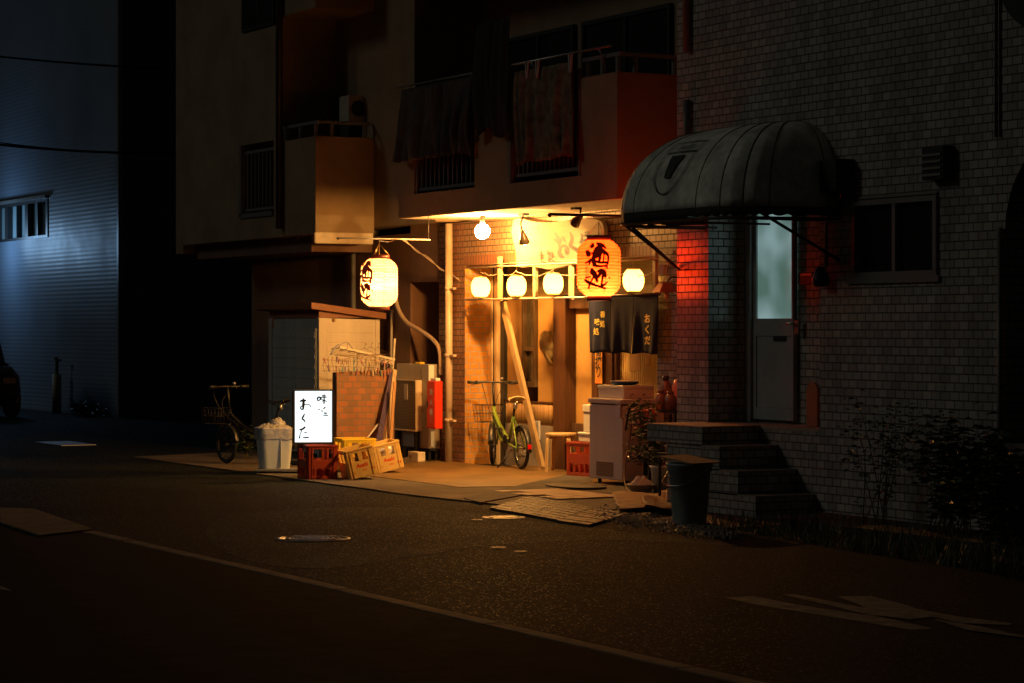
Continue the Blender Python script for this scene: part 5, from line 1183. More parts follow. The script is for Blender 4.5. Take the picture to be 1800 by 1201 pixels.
    for s_ in (-1, 1):
        m = MB(); e = bb + Vector((s_ * 0.05, s_ * 0.065 , -s_ * 0.15)) * 1.0; m.tube([bb + Vector((0, s_ * 0.05, 0)), e], 0.008, 6); cr_ = m.build('crank', M_bk, t, world=False)
        m = MB(); m.box(e.x - 0.035, e.x + 0.035, e.y + (0.01 if s_ > 0 else -0.09), e.y + (0.09 if s_ > 0 else -0.01), e.z - 0.01, e.z + 0.01); m.build('pedal', M_black, cr_, world=False)
    m = MB(); m.tube([Vector((0.78, -0.05, 0.21)), Vector((0.80, -0.22, 0.012))], 0.007, 6); m.build('kickstand', M_bk, t, world=False)
    m = MB(); m.box(wb + 0.245, wb + 0.27, -0.02, 0.02, r + 0.0, r + 0.05); m.build('reflector', mat('red reflector', (0.6, 0.01, 0.01), 0.2), t, world=False, bevel=0.004)
    # small rear brake arms and lamp
    m = MB(); m.box(-0.06, -0.02, 0.03, 0.075, 0.38, 0.42); m.build('lamp', M_bk, t, world=False, bevel=0.006)
    m = MB()                                              # wire basket in front of the head tube
    bx0, bx1, by, bz0_, bz1_ = -0.26, -0.02, 0.15, 0.47, 0.66
    for z, k in ((bz0_, 0.8), (bz1_, 1.0), ((bz0_ + bz1_) / 2, 0.9)):
        m.tube([(bx0 , -by * k, z), (bx1, -by * k, z), (bx1, by * k, z), (bx0, by * k, z), (bx0, -by * k, z)], 0.003, 5)
    for i in range(9):
        y = -by + 2 * by * i / 8; m.tube([(bx0, y, bz1_), (bx0 + 0.02, y * 0.8, bz0_), (bx1, y * 0.8, bz0_), (bx1, y, bz1_)], 0.0018, 4)
    for i in range(6):
        x = bx0 + (bx1 - bx0) * i / 5; m.tube([(x, -by, bz1_), (x, -by * 0.8, bz0_), (x, by * 0.8, bz0_), (x, by, bz1_)], 0.0018, 4)
    m.build('basket', M_bk, t, world=False)
    return t
bq0 = G(866, 817, 0.022); bq1 = G(922, 826, 0.022); bd = bq1 - bq0
gb = bicycle('small-wheeled green bicycle parked before the tavern wall, cream saddle', mat('leaf green enamel', (0.17, 0.26, 0.035), 0.3, var=0.1), bq0, atan2(bd.y, bd.x), 'bicycles'); gb.scale = (1.06, 1.06, 1.06)
q = G(398, 817, 0.0); bicycle('black bicycle standing in the dark left of the pale bin', mat('black enamel', (0.015, 0.015, 0.017), 0.25), Vector((q.x, q.y, 0.016)), radians(35), 'bicycles', mat('black saddle', (0.012, 0.012, 0.012), 0.4), mat('shade-darkened rim', (0.06, 0.06, 0.06), 0.5, metal=0.5))  # rims coloured dark to stand for the unlit corner

# ------------------------------------------------------------------ leaning plank, stool, freezer, boxes
pa = G(953, 823, 0.022); tp = A(884, 532, VLN + 0.10)
stick('leaning_plank', 'long pale timber plank leaning from the forecourt to the lantern frame', pa + Vector((0, 0, 0.005)), tp, 0.09, 0.045, wood('plank timber', (0.50, 0.34, 0.17), (0.36, 0.23, 0.11), 0.55), 'plank', up=(0, -1, 0.2))
sq = G(983, 829, 0.022); stl = thing('wooden_stool', 'round bentwood stool between the leaning plank and the red crate', 'stool', sq + Vector((-0.05, 0.05, 0)), None, radians(62))
M_st = wood('birch', (0.62, 0.42, 0.20), (0.5, 0.33, 0.15), 0.4)
m = MB(); m.lathe([(0.165, 0.395), (0.175, 0.40), (0.175, 0.425), (0.17, 0.43)], (0, 0, 0), 32); m.build('seat', M_st, stl, world=False)
for a in (0.5, 0.5 + pi / 2 , 0.5 + pi, 0.5 + 3 * pi / 2):
    m = MB(); pts = [Vector((0.06 * cos(a), 0.06 * sin(a), 0.383)), Vector((0.12 * cos(a), 0.12 * sin(a), 0.383)), Vector((0.165 * cos(a), 0.165 * sin(a), 0.365)), Vector((0.178 * cos(a), 0.178 * sin(a), 0.32)), Vector((0.19 * cos(a), 0.19 * sin(a), 0.0))]
    cc_ = catmull(pts[:4], 4) + [pts[4]]
    for i in range(len(cc_) - 1):
        m.bar(cc_[i], cc_[i + 1] + (cc_[i + 1] - cc_[i]).normalized() * 0.002, 0.042, 0.02, up=(cos(a), sin(a), 0.3))
    m.build('leg', M_st, stl, world=False)
fzc = G(1087, 858, 0.016); FU1 = -21.68; FV0 = 12.80; FU0 = FU1 - 0.68; FV1 = FV0 + 0.50
fzr = thing('chest_freezer', 'white chest freezer glowing pink in the lantern light, before the tavern door', 'freezer', (FU1, FV0, 0))
M_fz = mat('freezer enamel', (0.62, 0.58, 0.58), 0.35, var=0.12, scale=3, streak=True)
fh = 0.90
m = MB(); m.box(FU0, FU1, FV0, FV1, 0.07, fh - 0.065); m.build('body', M_fz, fzr, bevel=0.012)
m = MB(); m.box(FU0 - 0.01, FU1 + 0.008, FV0 - 0.012, FV1, fh - 0.05, fh); m.build('lid', M_fz, fzr, bevel=0.010)
m = MB(); m.box(FU0 + 0.01, FU1 - 0.01, FV0 + 0.01, FV1 - 0.01, fh - 0.064, fh - 0.051); m.build('gasket', M_black, fzr)
m = MB(); m.box(FU1 - 0.10, FU1 - 0.01, FV0 - 0.022, FV0 - 0.0125, fh - 0.19, fh - 0.005); m.build('handle', M_fz, fzr, bevel=0.006)
m = MB(); g0 = AU(1049, FV0); g1 = AU(1078, FV0); m.box(g0, g1, FV0 - 0.006, FV0 - 0.0005, 0.10, 0.25)
m.build('grille', mp_, fzr)
m = MB(); m.box(FU1 + 0.0005, FU1 + 0.006, FV0 + 0.25, FV0 + 0.42, 0.12, 0.30); m.build('rear_vent', M_black, fzr)
for (x, y) in ((FU0 + 0.08, FV0 + 0.08), (FU1 - 0.08, FV0 + 0.08), (FU0 + 0.08, FV1 - 0.08), (FU1 - 0.08, FV1 - 0.08)):
    m = MB(); m.lathe([(0.022, 0.017), (0.018, 0.0695)], (x, y, 0), 10); m.build('foot', M_black, fzr)
def foam(label, u0, u1, v0, v1, z0, z1, grp='white foam boxes'):
    t = thing('foam_box', label, 'box', ((u0 + u1) / 2, v0, z0), grp); m = MB(); zl = z0 + (z1 - z0) * 0.72; m.box(u0, u1, v0, v1, z0, zl); m.build('body', M_foam, t, bevel=0.008)
    m = MB(); m.box(u0 - 0.008, u1 + 0.008, v0 - 0.008, v1 + 0.008, zl + 0.001, z1); m.build('lid', M_foam, t, bevel=0.008); return t
M_foam = mat('white foam', (0.78, 0.74, 0.66), 0.7, var=0.08, bump=0.3, bscale=200)
foam('white foam box on top of the chest freezer, under the blue dish', FU0 - 0.02, FU0 + 0.50, FV0 + 0.12, FV1 - 0.02, fh + 0.001, fh + 0.135)
foam('lower white foam box on the red crate beside the freezer', rc2.location.x - 0.05, rc2.location.x + 0.20, rc2.location.y - 0.12, rc2.location.y + 0.14, 0.396, 0.50)
foam('upper white foam box squeezed beside the freezer', rc2.location.x + 0.02, rc2.location.x + 0.21, rc2.location.y - 0.10, rc2.location.y + 0.13, 0.502, 0.80)
t = thing('dish', 'white dish with a blue rim on the foam box', 'dish', (FU0 + 0.25, FV0 + 0.28, fh + 0.14)); m = MB(); m.lathe([(0.06, 0.0), (0.13, 0.006), (0.15, 0.035), (0.145, 0.036), (0.12, 0.012), (0.001, 0.008)], (FU0 + 0.27, FV0 + 0.27, fh + 0.137), 28)
m.build('bowl', mat('blue glaze', (0.04, 0.12, 0.32), 0.25), t); m = MB(); m.lathe([(0.14, 0.0365), (0.151, 0.040), (0.148, 0.043), (0.05, 0.046)], (FU0 + 0.27, FV0 + 0.27, fh + 0.137), 28); m.build('cover', M_plastic_white, t)
t = thing('black_tray', 'thin black tray on the foam box beneath the blue dish', 'tray', (FU0 + 0.3, FV0 + 0.25, fh + 0.13)); m = MB(); m.box(FU0 + 0.08, FU0 + 0.49, FV0 + 0.15, FV1 - 0.05, fh + 0.1355, fh + 0.1365); m.build('sheet', M_black, t)
# sake poster
t = thing('poster', 'narrow orange vertical poster with black characters under the noren', 'poster', (ui(1062), VI - 0.01, 1.0)); m = MB(); p0, p1_ = ui(1056.5), ui(1068.5); pz0, pz1 = A(1062, 674, VI).z, 1.62
m.box(p0, p1_, VI - 0.075, VI - 0.0705, pz0, pz1); m.build('sheet', mat('orange paper', (0.72, 0.33, 0.05), 0.7), t)
m = MB(); pc = (p0 + p1_) / 2; hcell = 0.165
for k, ch in enumerate(('番', '搾', 'り')):
    zc_ = A(1062, (617, 639, 655)[k], VI).z; text(m, ch, lambda a, b, zc_=zc_: Vector((pc + a * 0.15, VI - 0.0765, zc_ + b * 0.145)), 1.0, bold=0.02)
m.build('lettering', mat('black ink', (0.02, 0.02, 0.02), 0.5), t, fixn=False)
m = MB(); zc_ = A(1062, 668, VI).z; text(m, '生', lambda a, b: Vector((pc + a * 0.05, VI - 0.0765, zc_ + 0.03 + b * 0.05)), 1.0); text(m, 'BEER', lambda a, b: Vector((pc + a * 0.05, VI - 0.0765, zc_ - 0.02 + b * 0.06)), 1.0); m.build('small_print', M_redprint, t, fixn=False)
# dried leaf bundle hung on the plaster
t = thing('dried_leaf', 'big dried leaf bundle hanging on the ochre plaster wall', 'ornament', A(960, 600, VI - 0.05)); m = MB(); lf = [A(x, y, VI - 0.06) for x, y in ((949, 590), (952, 583), (958, 581), (963, 583), (969, 582), (971, 592), (972, 604), (976, 610), (974, 618), (971, 628), (968, 634), (972, 640), (967, 644), (962, 636), (958, 626), (951, 616), (948, 604))]
def leaf(a, b):
    k = a * (len(lf)); i = int(k) % len(lf); j = (i + 1) % len(lf); p = lf[i].lerp(lf[j], k - int(k)); c_ = A(962, 606, VI - 0.06); q = c_.lerp(p, b); return q + Vector((0, -0.05 * (1 - b * b) + 0.02 * noise.noise(q * 14), 0))
m.grid(leaf, 51, 6); m.build('leaf', mat('dry leaf', (0.26, 0.17, 0.06), 0.8, var=0.4, scale=14), t, solid=0.004)
# unlit copper lamp and bell on the pier
q = A(1172, 508, VS - 0.20); t = thing('copper_lamp', 'unlit copper pyramid lamp on the pier, under the awning brace', 'lamp', q); m = MB(); m.lathe([(0.03, 0.07), (0.085, 0.055), (0.14, -0.02), (0.15, -0.035), (0.14, -0.036), (0.03, 0.05)], q, 6, smooth=False); m.build('shade', mat('copper', (0.45, 0.17, 0.07), 0.35, metal=0.6), t, fixn=False)
m = MB(); m.tube([q + Vector((0, 0, 0.07)), q + Vector((0, 0.05, 0.12)), (q.x, VS, q.z + 0.12)], 0.010, 6); m.build('arm', M_dark_metal, t)
m = MB(); m.sphere(q + Vector((0, 0, -0.07)), 0.028, 12, sz=1.5); m.build('bulb', mat('dead bulb', (0.6, 0.45, 0.38), 0.2), t)
q = A(1166, 474, VS - 0.02); t = thing('switch_box', 'small cream switch box with looped cable on the pier', 'box', q); m = MB(); m.box(q.x - 0.04, q.x + 0.05, VS - 0.05, VS - 0.001, q.z - 0.05, q.z + 0.05); m.build('case', mat('cream plastic', (0.66, 0.56, 0.42)), t, bevel=0.005)
m = MB(); m.tube(catmull([q + Vector((-0.02, -0.06, 0)), q + Vector((0.02, -0.07, -0.12)), q + Vector((0.12, -0.07, -0.12)), q + Vector((0.2, -0.06, 0.08)), q + Vector((0.25, -0.05, 0.14))], 6), 0.005, 6); m.tube(catmull([q + Vector((0.2, -0.05, 0.08)), q + Vector((0.2, -0.06, -0.1)), q + Vector((0.27, -0.06, -0.3))], 5), 0.004, 5); m.build('cable', mat('cream cable', (0.6, 0.5, 0.32)), t)
# tavern rear-panel notices on the sliding door
for i, (x0, x1, y0, y1) in enumerate(((1107, 1126, 622, 652), (1136, 1143, 624, 643))):
    a = A(x0, y1, VI - 0.007); b = A(x1, y0, VI - 0.007); t = thing('notice', ['larger brown notice on the ribbed sliding door', 'small brown notice on the ribbed sliding door near the pier'][i], 'notice', a, 'notices on the sliding door'); m = MB(); m.box(a.x, b.x, VI - 0.010, VI - 0.0055, a.z, b.z); m.build('sheet', mat('brown card', (0.30, 0.15, 0.05), 0.7), t)
# ------------------------------------------------------------------ stand with jars by the pier, plant, buckets
FL = 0.016
q = B(1170, 740, -21.05); U_ = -20.9
st_ = thing('plant_stand', 'dark metal stand beside the pier, loaded with jars', 'stand', (-20.95, 12.95, FL)); m = MB()
sx0, sx1, sy0, sy1 = -21.15, -20.75, 12.80, 13.10
for x in (sx0, sx1):
    for y in (sy0, sy1): m.box(x - 0.012, x + 0.012, y - 0.012, y + 0.012, FL, 0.78)
for z in (0.35, 0.79): m.box(sx0 - 0.02, sx1 + 0.02, sy0 - 0.02, sy1 + 0.02, z, z + 0.02)
m.build('stand_frame', M_dark_metal, st_)
def jar(name, label, x, y, z, r, h, col, cap, grp='jars and jugs on the stand'):
    t = thing(name, label, name, (x, y, z), grp); m = MB(); m.lathe([(r * 0.9, 0), (r, 0.01), (r, h * 0.68), (r * 0.55, h * 0.82), (r * 0.5, h * 0.86)], (x, y, z), 18); m.build('body', mat('jar %.2f%.2f' % (col[0], col[1]), col, 0.3), t)
    m = MB(); m.lathe([(r * 0.56, h * 0.861), (r * 0.56, h)], (x, y, z), 16); m.build('cap', mat('cap %.2f' % cap[0], cap, 0.4), t); return t
jar('jar', 'tall brown lidded jar at the back of the stand', -21.08, 12.95, 0.811, 0.06, 0.34, (0.16, 0.07, 0.04), (0.05, 0.03, 0.03))
jar('jar', 'short brown jar on the stand, nearest the freezer', -21.0, 12.84, 0.811, 0.055, 0.20, (0.22, 0.10, 0.06), (0.25, 0.1, 0.06))
jar('jar', 'dark brown jar on the stand beside the pink jug', -20.85, 12.86, 0.811, 0.055, 0.19, (0.14, 0.06, 0.04), (0.18, 0.08, 0.05))
jg = thing('watering_jug', 'pinkish jug with a handle on the stand', 'jug', (-20.9, 12.98, 0.811), 'jars and jugs on the stand'); m = MB(); m.lathe([(0.07, 0), (0.078, 0.02), (0.078, 0.22), (0.06, 0.29), (0.03, 0.31)], (-20.9, 13.0, 0.811), 18); m.build('body', mat('salmon plastic', (0.62, 0.24, 0.14), 0.4), jg)
m = MB(); m.tube(catmull([(-20.83, 12.97, 1.08), (-20.76, 12.93, 1.06), (-20.76, 12.93, 0.95), (-20.83, 12.97, 0.90)], 6), 0.012, 8); m.build('handle', MATS['salmon plastic'], jg)
ob = thing('orange_can', 'orange plastic can with a dark label hanging at the front of the stand', 'can', (-21.1, 12.72, 0.6)); m = MB(); x_, y_ = -21.05, 12.70; m.box(x_ - 0.10, x_ + 0.12, y_ - 0.05, y_ + 0.05, 0.64, 0.82); m.build('body', mat('orange plastic', (0.70, 0.13, 0.03), 0.35), ob, bevel=0.015)
m = MB(); m.box(x_ - 0.07, x_ - 0.01, y_ - 0.055, y_ - 0.0505, 0.73, 0.80); m.build('label', M_black, ob); m = MB(); m.tube(catmull([(x_ - 0.02, y_, 0.82), (x_ - 0.1, y_ - 0.03, 0.87), (x_ - 0.22, y_ - 0.05, 0.84), (x_ - 0.30, y_ - 0.06, 0.60)], 6), 0.012, 8); m.build('spout', M_black, ob)
sc_ = thing('garden_scissors', 'orange-handled garden tool with a green cap standing by the pier', 'tool', (-20.62, 12.95, 0.7)); m = MB(); m.tube(catmull([(-20.66, 12.9, 0.80), (-20.69, 12.88, 0.95), (-20.66, 12.9, 1.10), (-20.63, 12.9, 1.0)], 6), 0.016, 8); m.tube([(-20.64, 12.9, 1.05), (-20.65, 12.9, 1.22)], [0.015, 0.006], 8); m.build('handle', MATS['orange plastic'], sc_)
m = MB(); m.sphere((-20.55, 12.93, 1.10), 0.035, 12); m.build('green_cap', mat('green plastic', (0.02, 0.28, 0.08), 0.4), sc_); m = MB(); m.bar((-20.60, 12.93, FL), (-20.57, 12.93, 1.08), 0.014); m.build('rod', mat('green rod', (0.05, 0.09, 0.04), 0.5), sc_)
bk_ = thing('black_bucket', 'black bucket hanging on the pier beneath the jars', 'bucket', (-20.5, 12.9, 0.55)); m = MB(); m.lathe([(0.07, 0), (0.10, 0.26), (0.096, 0.26), (0.066, 0.01)], (-20.48, 12.88, 0.55), 18); m.build('pail', M_black, bk_); m = MB(); m.box(-20.56, -20.40, 12.80, 12.96, 0.53, 0.5495)
for x in (-20.55, -20.42): m.box(x - 0.008, x + 0.008, 12.87, 12.89, FL, 0.53)
m.build('leg', M_dark_metal, bk_)
# potted shrub with glossy leaves and small flowers
pc_ = G(1165, 866, FL); px_, py_ = pc_.x, pc_.y
pot = thing('plant_pot', 'pale bucket used as a plant pot, right of the white basin', 'pot', (px_, py_, FL)); m = MB(); m.lathe([(0.085, 0.0), (0.12, 0.24), (0.13, 0.25), (0.13, 0.265), (0.115, 0.262), (0.10, 0.20), (0.001, 0.20)], (px_, py_, FL), 24); m.build('bucket', mat('pale blue plastic', (0.40, 0.46, 0.46), 0.45), pot)
m = MB(); m.lathe([(0.112, 0.215), (0.06, 0.235), (0.001, 0.235)], (px_, py_, FL), 20); m.build('soil', mat('soil', (0.04, 0.025, 0.015), 0.9), pot)
sr = thing('flowering_shrub', 'potted shrub with glossy leaves and small pale flowers before the freezer', 'plant', (px_, py_, FL + 0.22))
rnd = random.Random(11); base = Vector((px_, py_, FL + 0.22)); tips = []; m = MB()
for k in range(13):
    ex = A(rnd.uniform(1108, 1172), rnd.uniform(708, 795), py_ + rnd.uniform(-0.12, 0.12)); md_ = base.lerp(ex, 0.5) + Vector((rnd.uniform(-.04, .04), rnd.uniform(-.04, .04), 0.03)); c_ = catmull([base, md_, ex], 5); m.tube(c_, [0.010 - 0.007 * i / (len(c_) - 1) for i in range(len(c_))], 5); tips += c_[3:]
m.build('stem', mat('twig', (0.10, 0.06, 0.03), 0.8), sr)
m = MB(); fm = MB()
for p in tips * 9:
    c_ = p + Vector((rnd.gauss(0, .05), rnd.gauss(0, .05), rnd.gauss(0, .05))); L = rnd.uniform(0.02, 0.038); Rr = Matrix.Rotation(rnd.uniform(0, 6.28), 4, 'Z') @ Matrix.Rotation(rnd.uniform(-1.2, 1.2), 4, 'X') @ Matrix.Rotation(rnd.uniform(-.8, .8), 4, 'Y')
    m.add([c_ + Rr @ Vector(v) for v in ((-L, 0, 0), (-L * .3, L * .38, .005), (L * .5, L * .3, .004), (L, 0, -.006), (L * .5, -L * .3, .004), (-L * .3, -L * .38, .005), (0, 0, -0.003))], [(0, 1, 6), (1, 2, 6), (2, 3, 6), (3, 4, 6), (4, 5, 6), (5, 0, 6)], 0, True)
    if rnd.random() < 0.13:
        for j in range(5): a = j * 1.257; q = c_ + Vector((0.012 * cos(a), 0.012 * sin(a), 0.012)); fm.sphere(q, 0.008, 6)
m.build('leaf', mat('glossy leaf', (0.09, 0.15, 0.04), 0.18, var=0.4, scale=20), sr, fixn=False); fm.build('blossom', mat('pale petals', (0.72, 0.55, 0.46), 0.5), sr)
q = G(1127, 866, FL); t = thing('white_basin', 'white plastic basin with a heaped cloth, at the foot of the freezer', 'basin', q + Vector((0, 0, 0))); m = MB(); m.lathe([(0.09, 0), (0.15, 0.075), (0.16, 0.08), (0.145, 0.078), (0.085, 0.012), (0.001, 0.012)], q + Vector((-0.03, 0.02, 0)), 26); m.build('bowl', mat('white basin', (0.62, 0.60, 0.55), 0.35), t)
m = MB(); m.grid(lambda a, b: q + Vector((-0.03, 0.02, 0.045)) + Vector((0.11 * cos(a * 6.283) * cos(b * 1.57), 0.11 * sin(a * 6.283) * cos(b * 1.57), 0.10 * sin(b * 1.57))) * (1 + 0.25 * noise.noise(Vector((cos(a * 6.283) * 2, sin(a * 6.283) * 2, b * 3)))), 28, 8); m.build('cloth', mat('greyish cloth', (0.5, 0.45, 0.38), 0.85), t)
t = thing('water_hose', 'brown hose trailing down beside the freezer into the basin', 'hose', q); m = MB(); m.tube(catmull([A(1110, 745, 12.72), A(1106, 780, 12.70), A(1099, 815, 12.6), A(1098, 845, 12.5), G(1103, 862, 0.03), G(1112, 868, 0.03)], 7), 0.009, 8); m.build('hose', mat('brown hose', (0.14, 0.06, 0.03), 0.5), t)
# dark bucket with a lid by the steps
q = G(1189, 922, FL); kb = Vector((q.x - 0.02, q.y + 0.14, FL)); t = thing('grey_bucket', 'tall blue-grey bucket with a tilted board on it, by the entrance steps', 'bucket', kb, None, radians(15)); h = 0.50
m = MB(); m.lathe([(0.135, 0.0), (0.14, 0.01), (0.172, h * 0.86), (0.188, h * 0.865), (0.188, h * 0.95), (0.195, h * 0.955), (0.195, h), (0.182, h), (0.165, h * 0.9), (0.13, 0.02), (0.001, 0.02)], (0, 0, 0), 36); m.build('pail', mat('blue grey plastic', (0.30, 0.37, 0.36), 0.45, var=0.3), t, world=False)
m = MB(); m.box(-0.19, 0.20, -0.18, 0.17, 0, 0.012, M=Matrix.Translation((0, 0, h + 0.022)) @ Matrix.Rotation(radians(7), 4, 'Y')); lid = m.build('board_lid', mat('cardboard', (0.26, 0.18, 0.10), 0.8), t, world=False)
m = MB(); m.tube(catmull([(-0.19, 0, h * 0.9), (-0.15, -0.17, h * 0.70), (0, -0.22, h * 0.64), (0.15, -0.17, h * 0.70), (0.19, 0, h * 0.9)], 6), 0.005, 6); m.build('handle', M_steel, t, world=False)
# small potted cactus row under the landing
for i, px in enumerate((1172, 1176.5, 1181)):
    q = A(px, 786, 12.0); t = thing('small_jar', 'little round-topped jar under the landing, %s' % ['nearest the shrub', 'in the middle of three', 'nearest the steps'][i], 'jar', (q.x, q.y, q.z - 0.06), 'jars under the landing'); m = MB(); m.lathe([(0.013, -0.05), (0.015, -0.0), (0.012, 0.012), (0.004, 0.018)], q, 12); m.build('jar', mat('salmon jar', (0.5, 0.3, 0.2), 0.3), t)
q = A(1177, 790, 12.0); t = thing('low_bench', 'low dark bench under the landing holding three little jars', 'bench', (q.x, q.y, 0)); m = MB(); zt_ = A(1177, 786, 12.0).z - 0.0505; m.box(q.x - 0.08, q.x + 0.20, 11.9, 12.14, zt_ - 0.02, zt_)
for x in (q.x - 0.07, q.x + 0.17):
    for y in (11.92, 12.10): m.box(x, x + 0.02, y, y + 0.02, FL, zt_ - 0.0205)
m.build('bench_body', M_dark_metal, t)
# tall orange cone-like object in the recess
q = A(1425, 748, VD - 0.18); t = thing('orange_board', 'tall round-topped orange board leaning in the door recess', 'board', q); m = MB(); a, b = AU(1419, VD - .15), AU(1438, VD - .15); zz = A(1428, 672, VD - .15).z
pr = [(a, zf + 0.001), (b, zf + 0.001), (b, zz - 0.05)] + [((a + b) / 2 + (b - a) / 2 * cos(t_), zz - 0.08 + 0.08 * sin(t_)) for t_ in [pi * k / 8 for k in range(1, 8)]] + [(a, zz - 0.05)]
m.prism(pr, 'y', VD - 0.16, VD - 0.13); m.build('panel', mat('orange board', (0.45, 0.14, 0.05), 0.5), t, bevel=0.004)
m = MB(); a = A(1378, 560, VD + .0); # pot seen behind the frosted pane
# ------------------------------------------------------------------ forecourt ground details
t = thing('rubber_mat', 'dark oval mat lying before the freezer', 'mat', G(1012, 855, 0.03)); m = MB(); c_ = G(1012, 855, 0.03)
m.add([c_ + Vector((0, 0, 0.012))] + [c_ + Vector((0.42 * cos(k * .262), 0.26 * sin(k * .262), 0.011)) for k in range(24)] + [c_ + Vector((0.42 * cos(k * .262), 0.26 * sin(k * .262), -0.004)) for k in range(24)], [(0, 1 + k, 1 + (k + 1) % 24) for k in range(24)] + [(1 + k, 25 + k, 25 + (k + 1) % 24, 1 + (k + 1) % 24) for k in range(24)]); m.build('sheet', M_black, t)
# steel drain grating: two panels of bars
for i, poly in enumerate(([(862, 893), (930, 872), (1043, 893), (980, 914)], [(978, 915), (1045, 894), (1105, 903), (1035, 923)])):
    P = [G(x, y, 0.02) for x, y in poly]; t = thing('drain_grating', ['larger steel drain grating at the kerb before the forecourt', 'smaller steel drain grating toward the grey bucket'][i], 'grating', P[0], 'drain gratings')
    m = MB(); m.prism([(p.x, p.y) for p in P], 'z', 0.0, 0.024); n = 7 if i == 0 else 4
    for k in range(n):
        a = P[0].lerp(P[1], (k + 0.5) / n); b = P[3].lerp(P[2], (k + 0.5) / n); q_ = 26
        for c_ in range(q_):
            u_ = a.lerp(b, (c_ + 0.2) / q_); w_ = a.lerp(b, (c_ + 0.75) / q_); m.bar(u_ + Vector((0, 0, 0.006)), w_ + Vector((0, 0, 0.006)), 0.012, 0.006, m=1)
    m.build('grate', [mat('rusty plate', (0.06, 0.042, 0.03), 0.6, var=0.4), mat('worn steel ridge', (0.55, 0.44, 0.32), 0.4, var=0.3)], t)
# broken boards / flattened cardboard by the drain
rnd = random.Random(4)
M_card = mat('wet cardboard', (0.30, 0.17, 0.08), 0.75, var=0.4, scale=9)
def flat(name, label, pts, z, mt, amp=0.02, cat='cardboard', grp='flattened cardboard on the apron'):
    P = [G(x, y, z) for x, y in pts]; t = thing(name, label, cat, P[0], grp); m = MB()
    def fn(a, b):
        p = P[0].lerp(P[1], a).lerp(P[3].lerp(P[2], a), b); return p + Vector((0.03 * noise.noise(p * 9 + Vector((5, 0, 0))), 0.03 * noise.noise(p * 9), amp * (0.6 + noise.noise(p * 4))))
    m.grid(fn, 22, 10); m.build('sheet', mt, t, solid=0.006, fixn=False)
flat('cardboard', 'flattened cardboard sheet by the drain gratings', [(1075, 868), (1175, 868), (1185, 893), (1090, 900)], 0.03, M_card)
flat('cardboard', 'crumpled brown sheet at the foot of the grey bucket', [(1128, 880), (1188, 862), (1196, 900), (1135, 905)], 0.035, M_card, 0.07)
M_ptile = mat('pale paving', (0.50, 0.37, 0.22), 0.6, var=0.25, scale=6)
m = MB(); rr = random.Random(9)
for i in range(7):
    for j in range(4):
        if j == 3 and i in (1, 4): continue
        p = G(935, 868, 0.016); U0 = -21.50 + i * 0.185; V0 = 11.78 - j * 0.185; m.box(U0, U0 + 0.18, V0, V0 + 0.18, 0.0165, 0.030 + rr.uniform(0, 0.004))
structure(m.build('paving_stones', M_ptile, bevel=0.004))
# manhole covers
def manhole(name, label, px, py, r, z=0.0):
    c_ = G(px, py, 0); t = thing(name, label, 'manhole cover', c_, 'manhole covers in the road'); m = MB(); m.lathe([(r, -0.02), (r, 0.008), (r - 0.035, 0.010), (r - 0.036, 0.006), (0.001, 0.006)], c_, 40)
    for k in range(1, 6):
        rr_ = (r - 0.05) * k / 6; m.lathe([(rr_ - 0.012, 0.0062), (rr_ - 0.010, 0.012), (rr_ + 0.010, 0.012), (rr_ + 0.012, 0.0062)], c_, 36, smooth=False)
        m.f = m.f[:-2]; m.mi = m.mi[:-2]; m.sm = m.sm[:-2]
    for a in (0.3, 0.3 + pi / 2): d = Vector((cos(a), sin(a), 0)); m.bar(c_ + d * (r - .05) + Vector((0, 0, .011)), c_ - d * (r - .05) + Vector((0, 0, .011)), 0.05, 0.006)
    m.build('cover', mat('worn iron', (0.15, 0.145, 0.13), 0.42, metal=0.8, var=0.3, scale=12), t)
manhole('manhole_cover', 'round ribbed iron manhole cover in the middle of the dark road', 550, 948, 0.29)
manhole('manhole_cover', 'small round cover in the road before the drain gratings', 885, 911, 0.19)
manhole('valve_cover', 'tiny round cover beside the small manhole', 838, 915, 0.05)
manhole('valve_cover', 'tiny bright cover on the dark patch of road', 876, 964, 0.06)
manhole('valve_cover', 'tiny worn cover just right of the bright one', 915, 971, 0.05)
q = G(115, 780, 0.004); m = MB(); m.box(q.x - 0.6, q.x + 0.6, q.y - 0.25, q.y + 0.25, 0.002, 0.012); tag(m.build('steel_plate', M_steel), 'pale steel plate on the road before the warehouse', 'plate')
# road arrow, worn paint
M_paint = mat('worn road paint', (0.20, 0.195, 0.16), 0.8, var=0.8, scale=9)
m = MB()
for pts in ([(1272, 1051), (1325, 1049), (1400, 1064), (1550, 1086), (1640, 1106), (1600, 1108), (1330, 1064)], [(1375, 1046), (1400, 1046), (1520, 1070), (1560, 1084), (1530, 1083), (1470, 1068)],
            [(1472, 1050), (1530, 1049), (1600, 1067), (1640, 1086), (1600, 1090), (1548, 1084), (1505, 1062)], [(1560, 1062), (1680, 1085), (1780, 1098), (1775, 1101), (1690, 1097), (1590, 1076)], [(1640, 1090), (1720, 1103), (1800, 1120), (1800, 1123), (1700, 1110)]):
    P = [G(x, y) for x, y in pts]; ka = getattr(m, 'ka', 0); m.ka = ka + 1; m.add([(p.x, p.y, 0.003 + 0.001 * ka) for p in P], [tuple(range(len(P)))])
structure(m.build('road_arrow', M_paint))
m = MB(); gpoly(m, [(0, 1032), (20, 1040), (0, 1037)], 0.004, 0.008); structure(m.build('paint_mark', M_paint))
